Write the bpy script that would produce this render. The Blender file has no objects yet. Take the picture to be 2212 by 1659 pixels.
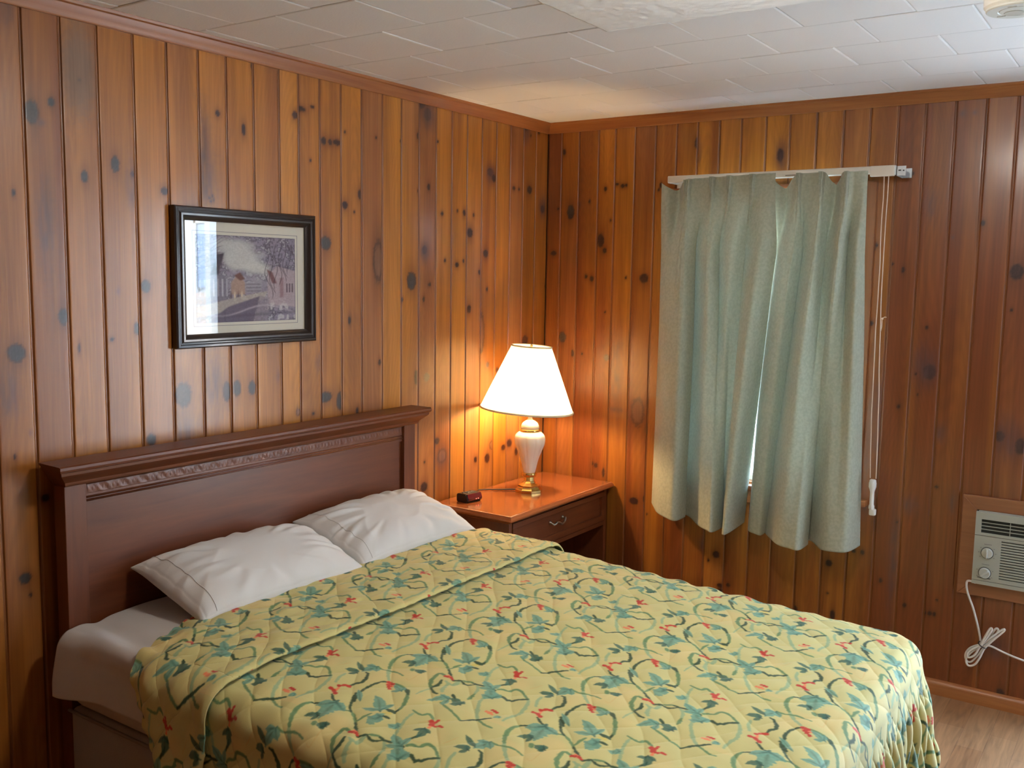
import bpy, bmesh, math, random
import numpy as np
from mathutils import Vector, Matrix
PI = math.pi
C = bpy.context.scene.collection
random.seed(4)
# ------------------------------------------------------------------ helpers
def link(name, me, m=None, parent=None, smooth=False):
    o = bpy.data.objects.new(name, me); C.objects.link(o)
    if m is not None: me.materials.append(m)
    if parent is not None: o.parent = parent
    if smooth: me.polygons.foreach_set('use_smooth', [True]*len(me.polygons))
    return o
def tag(o, label=None, cat=None, group=None, kind=None):
    if label: o['label'] = label
    if cat: o['category'] = cat
    if group: o['group'] = group
    if kind: o['kind'] = kind
    return o
def thing(name, label, cat, loc=(0,0,0), group=None):
    o = bpy.data.objects.new(name, None); C.objects.link(o)
    o.location = loc; o.empty_display_size = .05
    return tag(o, label, cat, group)
def finish(bm, name, m, parent=None, smooth=False, local=None, auto=None):
    """bm in world coordinates; made local to the parent's location"""
    if parent is not None:
        L = parent.location if parent.parent is None else parent.location + parent.parent.location
        bmesh.ops.translate(bm, verts=bm.verts, vec=-Vector(L))
    bmesh.ops.recalc_face_normals(bm, faces=bm.faces)
    me = bpy.data.meshes.new(name); bm.to_mesh(me); bm.free()
    o = link(name, me, m, parent, smooth)
    if auto is not None:
        me.polygons.foreach_set('use_smooth', [True]*len(me.polygons))
        try: me.set_sharp_from_angle(angle=math.radians(auto))
        except Exception: pass
    return o
def box(bm, a, b, bev=0, seg=2, rot=None, piv=None):
    x0,y0,z0 = [min(a[i],b[i]) for i in range(3)]; x1,y1,z1 = [max(a[i],b[i]) for i in range(3)]
    vs = [bm.verts.new(p) for p in ((x0,y0,z0),(x1,y0,z0),(x1,y1,z0),(x0,y1,z0),(x0,y0,z1),(x1,y0,z1),(x1,y1,z1),(x0,y1,z1))]
    fs = [bm.faces.new([vs[i] for i in f]) for f in ((0,3,2,1),(4,5,6,7),(0,1,5,4),(1,2,6,5),(2,3,7,6),(3,0,4,7))]
    if bev:
        es = list({e for f in fs for e in f.edges})
        r = bmesh.ops.bevel(bm, geom=es, offset=bev, segments=seg, profile=.5, affect='EDGES')
        vs = list({v for f in r['faces'] for v in f.verts} | {v for v in vs if v.is_valid})
    if rot is not None:
        bmesh.ops.rotate(bm, verts=[v for v in vs if v.is_valid], cent=piv or (0,0,0), matrix=rot)
    return vs
def prism(bm, poly, axis, t0, t1):
    """extrude 2D polygon (other two axes in order) along axis"""
    def P(u, v, t):
        return {0:(t,u,v), 1:(u,t,v), 2:(u,v,t)}[axis]
    A = [bm.verts.new(P(u,v,t0)) for u,v in poly]; B = [bm.verts.new(P(u,v,t1)) for u,v in poly]
    n = len(poly)
    bm.faces.new(A); bm.faces.new(B[::-1])
    for i in range(n): bm.faces.new((A[i],A[(i+1)%n],B[(i+1)%n],B[i]))
    return A+B
def lathe(bm, prof, cx, cy, seg=48, flute=0, nf=0, sq=None):
    rings = []
    for r, z in prof:
        ring = []
        for k in range(seg):
            a = 2*PI*k/seg; rr = r
            if nf: rr = r*(1-flute*(abs(math.sin(nf*a/2))**.6-0.0)) if nf else r
            if sq:   # polygonal outline
                s = 2*PI/sq; b = (a % s)-s/2; rr = r*math.cos(s/2)/math.cos(b)
            ring.append(bm.verts.new((cx+rr*math.cos(a), cy+rr*math.sin(a), z)))
        rings.append(ring)
    for i in range(len(rings)-1):
        for k in range(seg):
            bm.faces.new((rings[i][k], rings[i][(k+1)%seg], rings[i+1][(k+1)%seg], rings[i+1][k]))
    if prof[0][0] > 1e-5: bm.faces.new(rings[0][::-1])
    if prof[-1][0] > 1e-5: bm.faces.new(rings[-1])
    return [v for r in rings for v in r]
def tube(bm, pts, r, seg=8, cap=True):
    pts = [Vector(p) for p in pts]
    rings = []; up = None
    for i, p in enumerate(pts):
        d = (pts[min(i+1,len(pts)-1)] - pts[max(i-1,0)]).normalized()
        if up is None: up = Vector((0,0,1)) if abs(d.z) < .9 else Vector((1,0,0))
        s = d.cross(up)
        if s.length < 1e-5: s = d.cross(Vector((0,1,0)))
        s.normalize(); up = s.cross(d).normalized()
        rr = r[i] if isinstance(r, (list,tuple)) else r
        rings.append([bm.verts.new(p + (s*math.cos(2*PI*k/seg) + up*math.sin(2*PI*k/seg))*rr) for k in range(seg)])
    for i in range(len(rings)-1):
        for k in range(seg):
            bm.faces.new((rings[i][k], rings[i][(k+1)%seg], rings[i+1][(k+1)%seg], rings[i+1][k]))
    if cap: bm.faces.new(rings[0][::-1]); bm.faces.new(rings[-1])
def spline(P, n=12):
    P = [Vector(p) for p in P]; out = []
    for i in range(len(P)-1):
        a = P[max(i-1,0)]; b = P[i]; c = P[i+1]; d = P[min(i+2,len(P)-1)]
        for k in range(n):
            t = k/n
            out.append(.5*((2*b)+(c-a)*t+(2*a-5*b+4*c-d)*t*t+(3*b-a-3*c+d)*t**3))
    out.append(P[-1]); return out
def np_spline(P, n):
    """resample polyline P (k,d) by Catmull-Rom to n points, uniform in control index"""
    P = np.asarray(P, float); k = len(P); t = np.linspace(0, k-1-1e-9, n); i = t.astype(int); f = (t-i)[:,None]
    g = lambda j: P[np.clip(j,0,k-1)]
    a,b,c,d = g(i-1),g(i),g(i+1),g(i+2)
    return .5*((2*b)+(c-a)*f+(2*a-5*b+4*c-d)*f**2+(3*b-a-3*c+d)*f**3)
def grid(name, P, m, parent=None, col=None, smooth=True, mask=None, flip=False, thick=0):
    """P (r,c,3) array of points; col (r,c,3) linear colours; mask (r-1,c-1) faces kept"""
    r, c = P.shape[:2]
    idx = np.arange(r*c).reshape(r, c)
    q = np.stack([idx[:-1,:-1], idx[:-1,1:], idx[1:,1:], idx[1:,:-1]], -1)
    if flip: q = q[..., ::-1]
    q = q.reshape(-1, 4) if mask is None else q[mask]
    V = P.reshape(-1,3).astype(np.float32)
    if parent is not None: V = V - np.array(parent.location, np.float32)
    me = bpy.data.meshes.new(name)
    me.vertices.add(len(V)); me.vertices.foreach_set('co', V.ravel())
    me.loops.add(q.size); me.loops.foreach_set('vertex_index', q.ravel().astype(np.int32))
    me.polygons.add(len(q)); me.polygons.foreach_set('loop_start', np.arange(0, q.size, 4, dtype=np.int32))
    me.polygons.foreach_set('loop_total', np.full(len(q), 4, np.int32))
    me.update(calc_edges=True)
    if smooth: me.polygons.foreach_set('use_smooth', np.ones(len(q), bool))
    if col is not None:
        a = me.color_attributes.new('Col', 'FLOAT_COLOR', 'POINT')
        cc = np.ones((len(V),4), np.float32); cc[:,:3] = col.reshape(-1,3); a.data.foreach_set('color', cc.ravel())
    o = link(name, me, m, parent)
    if thick:
        s = o.modifiers.new('thickness', 'SOLIDIFY'); s.thickness = thick; s.offset = -1
    return o
rng = np.random.RandomState(7)
_T = rng.rand(256,256)
def vnoise(x, y, seed=0):
    x = np.asarray(x)+seed*17.3+100; y = np.asarray(y)+seed*9.1+100
    xi = np.floor(x).astype(int); yi = np.floor(y).astype(int); fx = x-xi; fy = y-yi
    fx = fx*fx*(3-2*fx); fy = fy*fy*(3-2*fy)
    T = lambda a,b: _T[a % 256, b % 256]
    return (T(xi,yi)*(1-fx)+T(xi+1,yi)*fx)*(1-fy)+(T(xi,yi+1)*(1-fx)+T(xi+1,yi+1)*fx)*fy
def sstep(a, b, x):
    t = np.clip((x-a)/(b-a), 0, 1); return t*t*(3-2*t)
def lin(r, g, b):
    f = lambda v: ((v/255+.055)/1.055)**2.4 if v > 10 else v/255/12.92
    return (f(r), f(g), f(b))
# ------------------------------------------------------------------ materials
def newmat(name):
    m = bpy.data.materials.new(name); m.use_nodes = True
    nt = m.node_tree; b = nt.nodes['Principled BSDF']; return m, nt, b
def mat(name, col, rough=.5, metal=0, coat=0, bump=0, bscale=200, trans=0, emis=None, estr=0, spec=.5, sheen=0, ior=1.5, var=0, vscale=6):
    m, nt, b = newmat(name)
    b.inputs['Base Color'].default_value = (*col,1); b.inputs['Roughness'].default_value = rough
    b.inputs['Metallic'].default_value = metal; b.inputs['Coat Weight'].default_value = coat
    b.inputs['Coat Roughness'].default_value = .12; b.inputs['Transmission Weight'].default_value = trans
    b.inputs['Specular IOR Level'].default_value = spec; b.inputs['IOR'].default_value = ior
    b.inputs['Sheen Weight'].default_value = sheen
    if emis: b.inputs['Emission Color'].default_value = (*emis,1); b.inputs['Emission Strength'].default_value = estr
    tc = nt.nodes.new('ShaderNodeTexCoord')
    if var:
        n = nt.nodes.new('ShaderNodeTexNoise'); n.inputs['Scale'].default_value = vscale; n.inputs['Detail'].default_value = 4
        nt.links.new(tc.outputs['Object'], n.inputs['Vector'])
        mx = nt.nodes.new('ShaderNodeMix'); mx.data_type = 'RGBA'
        mx.inputs[6].default_value = (*[c*(1-var) for c in col],1); mx.inputs[7].default_value = (*[min(1,c*(1+var)) for c in col],1)
        nt.links.new(n.outputs['Fac'], mx.inputs[0]); nt.links.new(mx.outputs[2], b.inputs['Base Color'])
    if bump:
        n = nt.nodes.new('ShaderNodeTexNoise'); n.inputs['Scale'].default_value = bscale; n.inputs['Detail'].default_value = 3
        nt.links.new(tc.outputs['Object'], n.inputs['Vector'])
        bp = nt.nodes.new('ShaderNodeBump'); bp.inputs['Strength'].default_value = bump; bp.inputs['Distance'].default_value = .004
        nt.links.new(n.outputs['Fac'], bp.inputs['Height']); nt.links.new(bp.outputs['Normal'], b.inputs['Normal'])
    return m
def wood(name, a, c, axis='x', rough=.35, coat=.3, scale=1., bump=.05, vcol=False, amt=.5, croug=.18, along=2.2, across=70):
    """streaky grain along an axis; a/c two tones (or multiplied on the colour attribute)"""
    m, nt, b = newmat(name); N = nt.nodes; Lk = nt.links
    tc = N.new('ShaderNodeTexCoord'); mp = N.new('ShaderNodeMapping')
    s = [across*scale]*3; s['xyz'.index(axis)] = along*scale
    mp.inputs['Scale'].default_value = s; Lk.new(tc.outputs['Object'], mp.inputs['Vector'])
    n = N.new('ShaderNodeTexNoise'); n.inputs['Scale'].default_value = 1; n.inputs['Detail'].default_value = 5; n.inputs['Roughness'].default_value = .6
    n.inputs['Distortion'].default_value = .6
    Lk.new(mp.outputs[0], n.inputs['Vector'])
    mp2 = N.new('ShaderNodeMapping'); s2 = [across*.16*scale]*3; s2['xyz'.index(axis)] = along*.5*scale; mp2.inputs['Scale'].default_value = s2
    Lk.new(tc.outputs['Object'], mp2.inputs['Vector'])
    n2 = N.new('ShaderNodeTexNoise'); n2.inputs['Scale'].default_value = 1; n2.inputs['Detail'].default_value = 3; n2.inputs['Distortion'].default_value = 1.2
    Lk.new(mp2.outputs[0], n2.inputs['Vector'])
    ad = N.new('ShaderNodeMath'); ad.operation = 'ADD'; Lk.new(n.outputs['Fac'], ad.inputs[0]); Lk.new(n2.outputs['Fac'], ad.inputs[1])
    rp = N.new('ShaderNodeMapRange'); rp.inputs[1].default_value = .65; rp.inputs[2].default_value = 1.35; Lk.new(ad.outputs[0], rp.inputs[0])
    mx = N.new('ShaderNodeMix'); mx.data_type = 'RGBA'; mx.inputs[6].default_value = (*a,1); mx.inputs[7].default_value = (*c,1)
    Lk.new(rp.outputs[0], mx.inputs[0])
    out = mx.outputs[2]
    if vcol:
        at = N.new('ShaderNodeAttribute'); at.attribute_name = 'Col'
        m2 = N.new('ShaderNodeMix'); m2.data_type = 'RGBA'; m2.blend_type = 'MULTIPLY'; m2.inputs[0].default_value = 1
        Lk.new(at.outputs['Color'], m2.inputs[6]); Lk.new(out, m2.inputs[7]); out = m2.outputs[2]
    Lk.new(out, b.inputs['Base Color'])
    b.inputs['Roughness'].default_value = rough; b.inputs['Coat Weight'].default_value = coat; b.inputs['Coat Roughness'].default_value = croug
    bp = N.new('ShaderNodeBump'); bp.inputs['Strength'].default_value = bump; bp.inputs['Distance'].default_value = .003
    Lk.new(ad.outputs[0], bp.inputs['Height']); Lk.new(bp.outputs['Normal'], b.inputs['Normal'])
    return m
def vcolmat(name, rough=.8, sheen=0, trans=0, bump=0, bscale=900, spec=.3):
    m, nt, b = newmat(name); at = nt.nodes.new('ShaderNodeAttribute'); at.attribute_name = 'Col'
    nt.links.new(at.outputs['Color'], b.inputs['Base Color']); b.inputs['Roughness'].default_value = rough
    b.inputs['Sheen Weight'].default_value = sheen; b.inputs['Specular IOR Level'].default_value = spec
    if bump:
        tc = nt.nodes.new('ShaderNodeTexCoord'); n = nt.nodes.new('ShaderNodeTexNoise'); n.inputs['Scale'].default_value = bscale
        nt.links.new(tc.outputs['Object'], n.inputs['Vector'])
        bp = nt.nodes.new('ShaderNodeBump'); bp.inputs['Strength'].default_value = bump; bp.inputs['Distance'].default_value = .002
        nt.links.new(n.outputs['Fac'], bp.inputs['Height']); nt.links.new(bp.outputs['Normal'], b.inputs['Normal'])
    return m
M_pine = wood('knotty_pine', (.72,.68,.62), (1.18,1.2,1.25), 'z', rough=.38, coat=.30, vcol=True, bump=.10, croug=.18, along=2.0, across=85)
M_trim = wood('pine_moulding', (.24,.075,.022), (.42,.16,.045), 'y', rough=.42, coat=.12, croug=.2)
M_trimx = wood('pine_moulding_x', (.24,.075,.022), (.42,.16,.045), 'x', rough=.42, coat=.12, croug=.2)
M_casing = wood('pine_casing', (.17,.05,.014), (.24,.08,.022), 'z', rough=.35, coat=.3)
M_acwood = wood('stained_board', (.24,.085,.034), (.33,.125,.05), 'x', rough=.4, coat=.2)
M_cherryY = wood('cherry_y', (.092,.022,.007), (.170,.046,.013), 'y', rough=.42, coat=.10, along=3, across=45, croug=.2, bump=.02)
M_cherryX = wood('cherry_x', (.092,.022,.007), (.170,.046,.013), 'x', rough=.42, coat=.10, along=3, across=45, croug=.2, bump=.02)
M_cherryZ = wood('cherry_z', (.092,.022,.007), (.170,.046,.013), 'z', rough=.42, coat=.10, along=3, across=45, croug=.2, bump=.02)
M_nstop = wood('cherry_top', (.30,.085,.028), (.42,.13,.04), 'y', rough=.22, coat=.6, along=3, across=40, croug=.08, bump=.0)
M_white = mat('white_cotton', (.66,.635,.60), .85, sheen=.2, bump=.12, bscale=700, spec=.2)
M_sheet = mat('white_sheet', (.58,.545,.51), .85, sheen=.2, bump=.1, bscale=500, spec=.2)
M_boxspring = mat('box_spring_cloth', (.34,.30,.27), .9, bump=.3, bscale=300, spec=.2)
M_black = mat('black_plastic', (.012,.012,.013), .35)
M_whitepl = mat('cream_plastic', (.80,.77,.68), .45, bump=.02)
M_acpl = mat('grey_white_plastic', (.36,.37,.32), .45)
M_acdark = mat('dark_vent', (.012,.014,.014), .5)
M_knob = mat('grey_knob', (.48,.49,.45), .35)
M_brass = mat('polished_brass', (.78,.55,.20), .16, metal=1)
M_ceramic = mat('ivory_ceramic', (.80,.74,.64), .12, coat=.6)
M_pewter = mat('pewter', (.35,.32,.27), .35, metal=1)
M_frame = mat('black_frame', (.020,.014,.013), .28, coat=.4)
M_mat = mat('cream_mat_board', (.66,.63,.54), .8)
M_matline = mat('grey_mat_line', (.20,.20,.23), .7)
M_rod = mat('ivory_enamel', (.76,.70,.60), .35)
M_steel = mat('zinc_steel', (.55,.60,.62), .4, metal=.6)
M_cord = mat('cream_cord', (.75,.58,.46), .7)
M_wcord = mat('white_cord', (.70,.66,.62), .5)
M_winframe = mat('white_window_frame', (.8,.8,.78), .4)
M_siding = mat('white_siding', (.75,.78,.82), .6)
M_dark = mat('dark_groove', (.03,.012,.006), .7)

SKY = 24.
SUN = 60.
EXPO = .1
KL="-2.563 2.038 0.0179 0.029 1;-2.507 2.073 0.0092 0.011 1;-2.542 2.015 0.0156 0.0098 3;-2.422 2.145 0.0042 0.0038 0;-2.417 1.883 0.0098 0.0154 1;-2.32 1.927 0.0119 0.021 1;-2.265 1.904 0.0061 0.0067 0;-2.157 1.864 0.0131 0.0111 0;-2.621 1.823 0.005 0.0084 0;-2.631 1.399 0.0227 0.0223 1;-2.494 1.493 0.0136 0.0206 1;-2.23 1.577 0.0143 0.018 1;-2.264 1.452 0.0094 0.0166 1;-2.323 1.563 0.006 0.0108 3;-2.347 1.424 0.006 0.0054 0;-2.45 1.403 0.0042 0.0118 0;-2.106 1.238 0.0277 0.0366 1;-1.937 1.234 0.0132 0.0306 1;-1.895 1.241 0.0154 0.0247 1;-1.831 1.236 0.0139 0.022 1;-2.225 1.111 0.0146 0.0171 1;-1.716 1.268 0.0084 0.0226 3;-1.954 2.122 0.009 0.0086 0;-1.851 2.085 0.0076 0.0178 0;-1.627 2.163 0.0128 0.0125 0;-1.599 2.188 0.0217 0.0078 0;-1.734 2.316 0.008 0.0075 0;-1.811 2.295 0.0058 0.0147 0;-1.993 1.855 0.0036 0.0029 0;-1.98 1.863 0.0036 0.0029 0;-1.975 1.85 0.0036 0.0029 0;-1.986 1.845 0.0036 0.0029 0;-2 1.909 0.043 0.101 3;-2.01 2.022 0.0283 0.1286 3;-1.492 2.093 0.0114 0.0129 0;-1.46 2.092 0.0093 0.0098 0;-1.425 2.095 0.0189 0.0099 0;-1.545 2.203 0.0089 0.0048 0;-1.484 1.732 0.0232 0.0215 1;-1.205 1.675 0.0238 0.0674 2;-1.386 1.874 0.0145 0.0134 0;-1.305 1.919 0.0125 0.0171 0;-1.337 1.852 0.0049 0.0051 0;-1.384 2.137 0.0048 0.005 0;-1.218 2.138 0.0052 0.0052 0;-0.971 2.174 0.0086 0.0127 0;-0.947 2.307 0.0203 0.0217 0;-0.911 2.267 0.0206 0.0255 0;-0.908 2.262 0.0474 0.0511 3;-0.903 1.979 0.0089 0.013 0;-0.967 1.959 0.0058 0.0092 0;-0.927 1.724 0.0148 0.0169 0;-0.927 1.715 0.0267 0.0375 3;-1.008 1.598 0.0259 0.0334 1;-0.893 1.583 0.009 0.0076 0;-0.845 2.167 0.006 0.0056 0;-0.814 1.877 0.0093 0.0076 0;-0.71 1.895 0.0064 0.0058 0;-0.662 1.89 0.0098 0.0118 0;-0.595 1.884 0.0067 0.0079 0;-0.621 1.807 0.0201 0.0199 0;-0.503 1.721 0.0175 0.0163 0;-0.71 1.668 0.013 0.0098 0;-0.665 1.685 0.0066 0.0079 0;-0.793 1.684 0.0063 0.0077 0;-0.546 1.638 0.0104 0.0102 0;-0.489 1.563 0.0071 0.0083 0;-0.476 2.079 0.0211 0.0181 0;-0.472 2.067 0.0317 0.0403 3;-0.447 2.055 0.0142 0.0162 0;-0.289 2.024 0.0113 0.0084 0;-0.247 2.023 0.0076 0.0063 0;-0.158 2.028 0.0198 0.0171 0;-0.042 1.945 0.0165 0.0175 0;-0.042 1.96 0.0331 0.0527 3;-0.198 2.316 0.0232 0.0209 0;-0.189 2.28 0.0351 0.0525 3;-0.022 2.322 0.0206 0.0129 0;-0.087 2.297 0.008 0.0064 0;-1.064 1.524 0.0056 0.0092 0;-0.931 1.524 0.0059 0.0114 0;-1.364 1.45 0.0074 0.0139 0;-1.197 1.281 0.008 0.0109 0;-1.52 1.303 0.0162 0.027 3;-1.49 1.172 0.0307 0.0171 1;-1.414 1.15 0.0171 0.0314 1;-1.323 1.102 0.0076 0.0143 0;-0.908 1.2 0.0182 0.0175 0;-0.976 1.205 0.0118 0.0306 0;-0.621 1.477 0.0135 0.0182 0;-0.534 1.368 0.0245 0.0788 2;-0.478 1.223 0.0107 0.0126 0;-0.401 1.192 0.0111 0.0129 0;-0.837 0.921 0.0157 0.014 0;-0.802 0.852 0.0256 0.0263 2;-0.808 0.842 0.0416 0.0485 3;-0.922 0.737 0.0214 0.0199 0;-0.92 0.843 0.0061 0.0059 0;-0.43 0.849 0.0221 0.0195 2;-0.472 0.792 0.0182 0.0216 0;-0.561 0.799 0.0105 0.0127 0;-0.294 0.839 0.0194 0.0178 0;-0.344 0.824 0.0152 0.0132 0;-0.235 0.791 0.0119 0.018 0;-2.632 0.779 0.0155 0.0143 1;-2.619 0.729 0.0039 0.0052 0;-2.647 1.119 0.0038 0.0063 0;-2.601 1.18 0.0052 0.0102 3;-2.566 0.992 0.012 0.0104 0;-0.175 1.32 0.024 0.0222 0;-1.625 1.131 0.0088 0.0116 2;-1.551 1.118 0.0069 0.0051 0;-2.654 1.293 0.0313 0.0746 3;-2.618 2.29 0.0196 0.0467 3;-2.051 1.748 0.035 0.0863 3;-2.266 1.872 0.0247 0.0805 3;-2.534 1.738 0.0291 0.1252 3;-2.423 2.174 0.0561 0.1381 4;-2.103 1.109 0.0526 0.0591 3;-1.992 1.262 0.0555 0.0905 3"
KB="0.09 2.213 0.0103 0.013 0;0.133 1.931 0.018 0.0306 1;0.181 1.965 0.0076 0.013 3;0.236 1.978 0.005 0.0086 0;0.319 2.033 0.0074 0.0106 0;0.377 2.052 0.0121 0.0063 0;0.408 2.043 0.0096 0.0084 0;0.427 2.046 0.0072 0.0063 0;0.35 1.888 0.0049 0.0064 0;0.301 1.795 0.0173 0.0301 0;0.323 1.749 0.0099 0.0129 0;0.226 1.627 0.0076 0.0087 0;0.257 1.617 0.0101 0.0131 0;0.439 1.624 0.0048 0.0064 0;0.531 1.623 0.0211 0.0211 0;0.603 2.039 0.0068 0.0123 0;0.592 2.019 0.0046 0.0062 0;0.102 1.333 0.0184 0.0225 1;0.77 2.212 0.0109 0.0238 0;0.773 2.182 0.0195 0.0477 3;1.144 2.141 0.0138 0.0265 0;1.149 2.132 0.0235 0.0568 3;0.042 1.736 0.0158 0.0111 0;0.348 1.248 0.0124 0.0153 0;0.161 1.257 0.0078 0.0179 0;0.213 1.258 0.0051 0.0067 0;0.4 1.004 0.049 0.0132 3;0.519 1.004 0.0286 0.0565 2;0.305 0.725 0.0102 0.0113 0;0.284 0.732 0.0077 0.009 0;0.347 0.696 0.0075 0.0225 0;0.514 0.581 0.0217 0.0177 0;0.571 0.598 0.0095 0.0176 0;0.865 0.432 0.0133 0.0299 3;0.933 0.397 0.0153 0.0148 0;0.897 0.364 0.0044 0.0064 0;0.959 0.258 0.0152 0.0085 0;0.995 0.268 0.0086 0.0084 0;0.96 0.233 0.0131 0.0106 0;1.431 0.45 0.0133 0.0138 0;1.529 0.52 0.0074 0.0078 0;1.565 0.52 0.0073 0.0097 0;1.668 2.042 0.0085 0.0088 0;1.877 2.256 0.0095 0.0101 3;1.836 2.256 0.0128 0.0136 3;1.93 1.848 0.0079 0.0103 0;1.83 1.796 0.0065 0.0087 3;1.55 1.768 0.0053 0.0073 0;1.54 1.753 0.0053 0.0073 0;1.657 1.672 0.0069 0.0108 0;1.616 1.695 0.0035 0.0054 0;2.056 1.669 0.0228 0.0288 0;2.047 1.528 0.0046 0.0068 0;1.757 1.451 0.0067 0.0072 0;1.548 1.459 0.0072 0.0092 0;1.777 1.279 0.0235 0.0289 0;1.754 1.301 0.0471 0.0724 3;1.727 1.267 0.0034 0.0036 0;1.671 1.133 0.007 0.0074 0;1.829 1.044 0.0216 0.0308 3;2.039 1.052 0.0156 0.0193 0;2.111 1.023 0.0183 0.0295 0;2.071 1.043 0.0461 0.0699 3;1.83 0.83 0.0067 0.0055 0;1.642 0.416 0.0072 0.0096 0;1.74 0.333 0.007 0.0095 0;1.816 0.317 0.0068 0.0075 0;1.835 0.319 0.0068 0.0094 0;1.852 0.319 0.0068 0.0094 0;2.104 0.063 0.0126 0.0146 0;1.692 0.667 0.0035 0.0056 0;1.89 0.778 0.0099 0.04 3;1.297 0.223 0.0119 0.0142 0;1.457 0.231 0.0095 0.0199 0;1.726 0.744 0.0379 0.0299 3;2.077 0.234 0.0284 0.04 3;1.601 1.086 0.0355 0.2253 3;1.686 0.528 0.0176 0.2288 3;1.742 1.925 0.0233 0.0527 3;0.399 1.19 0.0488 0.1753 3"
PAT="""D 4.5 -6 8 -21 2 -28 -18 -31 -47 -26 -73 -25 -91 -15 -111 3 -138 20 -152
M 4.5 20 -152 42 -164 64 -184
D 4.5 60 -180 81 -200 95 -213
M 5.5 0 9 13 13 37 9 60 -4 79 -30 95 -59 103 -86
D 5.5 37 9 52 3 70 -14
D 5 102 -84 100 -99 89 -102 73 -97
P 3 83 -334 83 -310 86 -284
M 6 85 -282 68 -262 59 -240 55 -214 65 -210 77 -216
D 5 83 -237 89 -252 88 -270 85 -282
D 4 89 -284 105 -296 119 -300
P 5 92 -235 108 -239 120 -237
P 9 119 -238 119 -215
P 7 107 -244 112 -269 122 -286
P 5 166 -203 180 -220 188 -247
M 5 187 -245 191 -263 191 -273
D 4.5 98 -216 106 -220 119 -206
M 4.5 118 -207 134 -197 149 -196
D 4.5 147 -196 164 -199 177 -197 188 -192 201 -192
D 4 120 -207 135 -214 147 -212 156 -204
L 11 122 -339 144 -305 163 -302
N 12 163 -297 181 -303 199 -314
D 5 152 -282 167 -294
M 4 152 -328 170 -338 196 -349 221 -361 244 -371
D 4.5 244 -371 250 -366 261 -351 273 -339 282 -327 289 -319
M 4.5 131 -68 147 -73 161 -73 169 -59 185 -66 194 -73
P 5 141 -79 143 -105 152 -135 163 -163 176 -183 191 -192
L 9 126 -146 139 -145 151 -136
D 4 207 -166 213 -154 214 -138
N 9 215 -154 213 -131 203 -113
L 12 162 -169 190 -188 212 -200
L 16 201 -199 216 -217 234 -236
D 6 193 -186 209 -198 226 -214
M 5 215 -189 225 -179 239 -176 247 -158 259 -156 278 -166 296 -181
P 6 296 -181 310 -199 319 -224 324 -255 320 -275 317 -295 317 -311
D 5.5 229 -221 238 -217 248 -210 262 -218 273 -212 285 -198 299 -186
P 6 215 -245 218 -262 229 -285 244 -309 262 -335 273 -343
M 4 271 -341 287 -350 302 -355 318 -356
O 1.5 200 -180 208 -169 224 -167 239 -159
O 1.5 175 -432 187 -419 193 -411
O 1.5 272 -134 279 -119 285 -100
O 1.5 17 107 23 48 9 50
L 8 292 -313 294 -305 299 -297
D 5 -68 -63 -66 -46 -58 -37 -62 -16 -76 6 -86 11
L 12 -99 11 -94 31 -87 56
N 9 -137 -8 -121 1 -101 -4
N 7 -143 41 -123 29 -99 15
M 3.5 -88 55 -68 51 -52 56 -32 61 -5 55
P 5 -120 -27 -114 -54 -103 -77
D 4 -69 -123 -50 -138 -27 -149
M 4 -27 -149 -2 -158 16 -153
D 4 -61 167 -79 157
M 5.5 -79 157 -86 138 -82 106 -62 68
P 5.5 -64 70 -39 39 -18 18
N 9 -56 112 -43 125 -24 126
L 20 -19 120 -27 154 -36 196
M 8 -16 102 -8 95
N 11 -6 103 6 102 20 103
L 13 17 -68 37 -79 76 -117
L 24 71 -148 84 -146 94 -133
D 4 79 -136 86 -147 84 -133
D 7 73 -97 87 -98 103 -100
Y 10 88 -113 97 -110
D 5 90 -128 101 -128 112 -128
L 9 9 4 24 3 47 -10
L 7 -38 -67 -18 -85 6 -108
D 6 -31 -83 -18 -97 -6 -116
M 4 58 -171 60 -150 64 -134
R 8 -9 9 0 9
R 7 -3 -2 11 -13
S 4 -9 0 9 0
R 7 76 -215 83 -214
S 7 81 -208 93 -214
R 6 93 -212 100 -217
R 8 194 -78 201 -86
R 6 204 -68 205 -85
R 7 205 -94 216 -93
R 6 223 -88 230 -88
S 5 208 -93 210 -107
S 6 263 -300 273 -299
R 6 270 -286 284 -287
S 5 280 -302 271 -302
R 7 -92 -105 -80 -107 -67 -115
R 7 -85 -85 -77 -72 -68 -69
S 5 -77 -111 -80 -90"""

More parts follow.
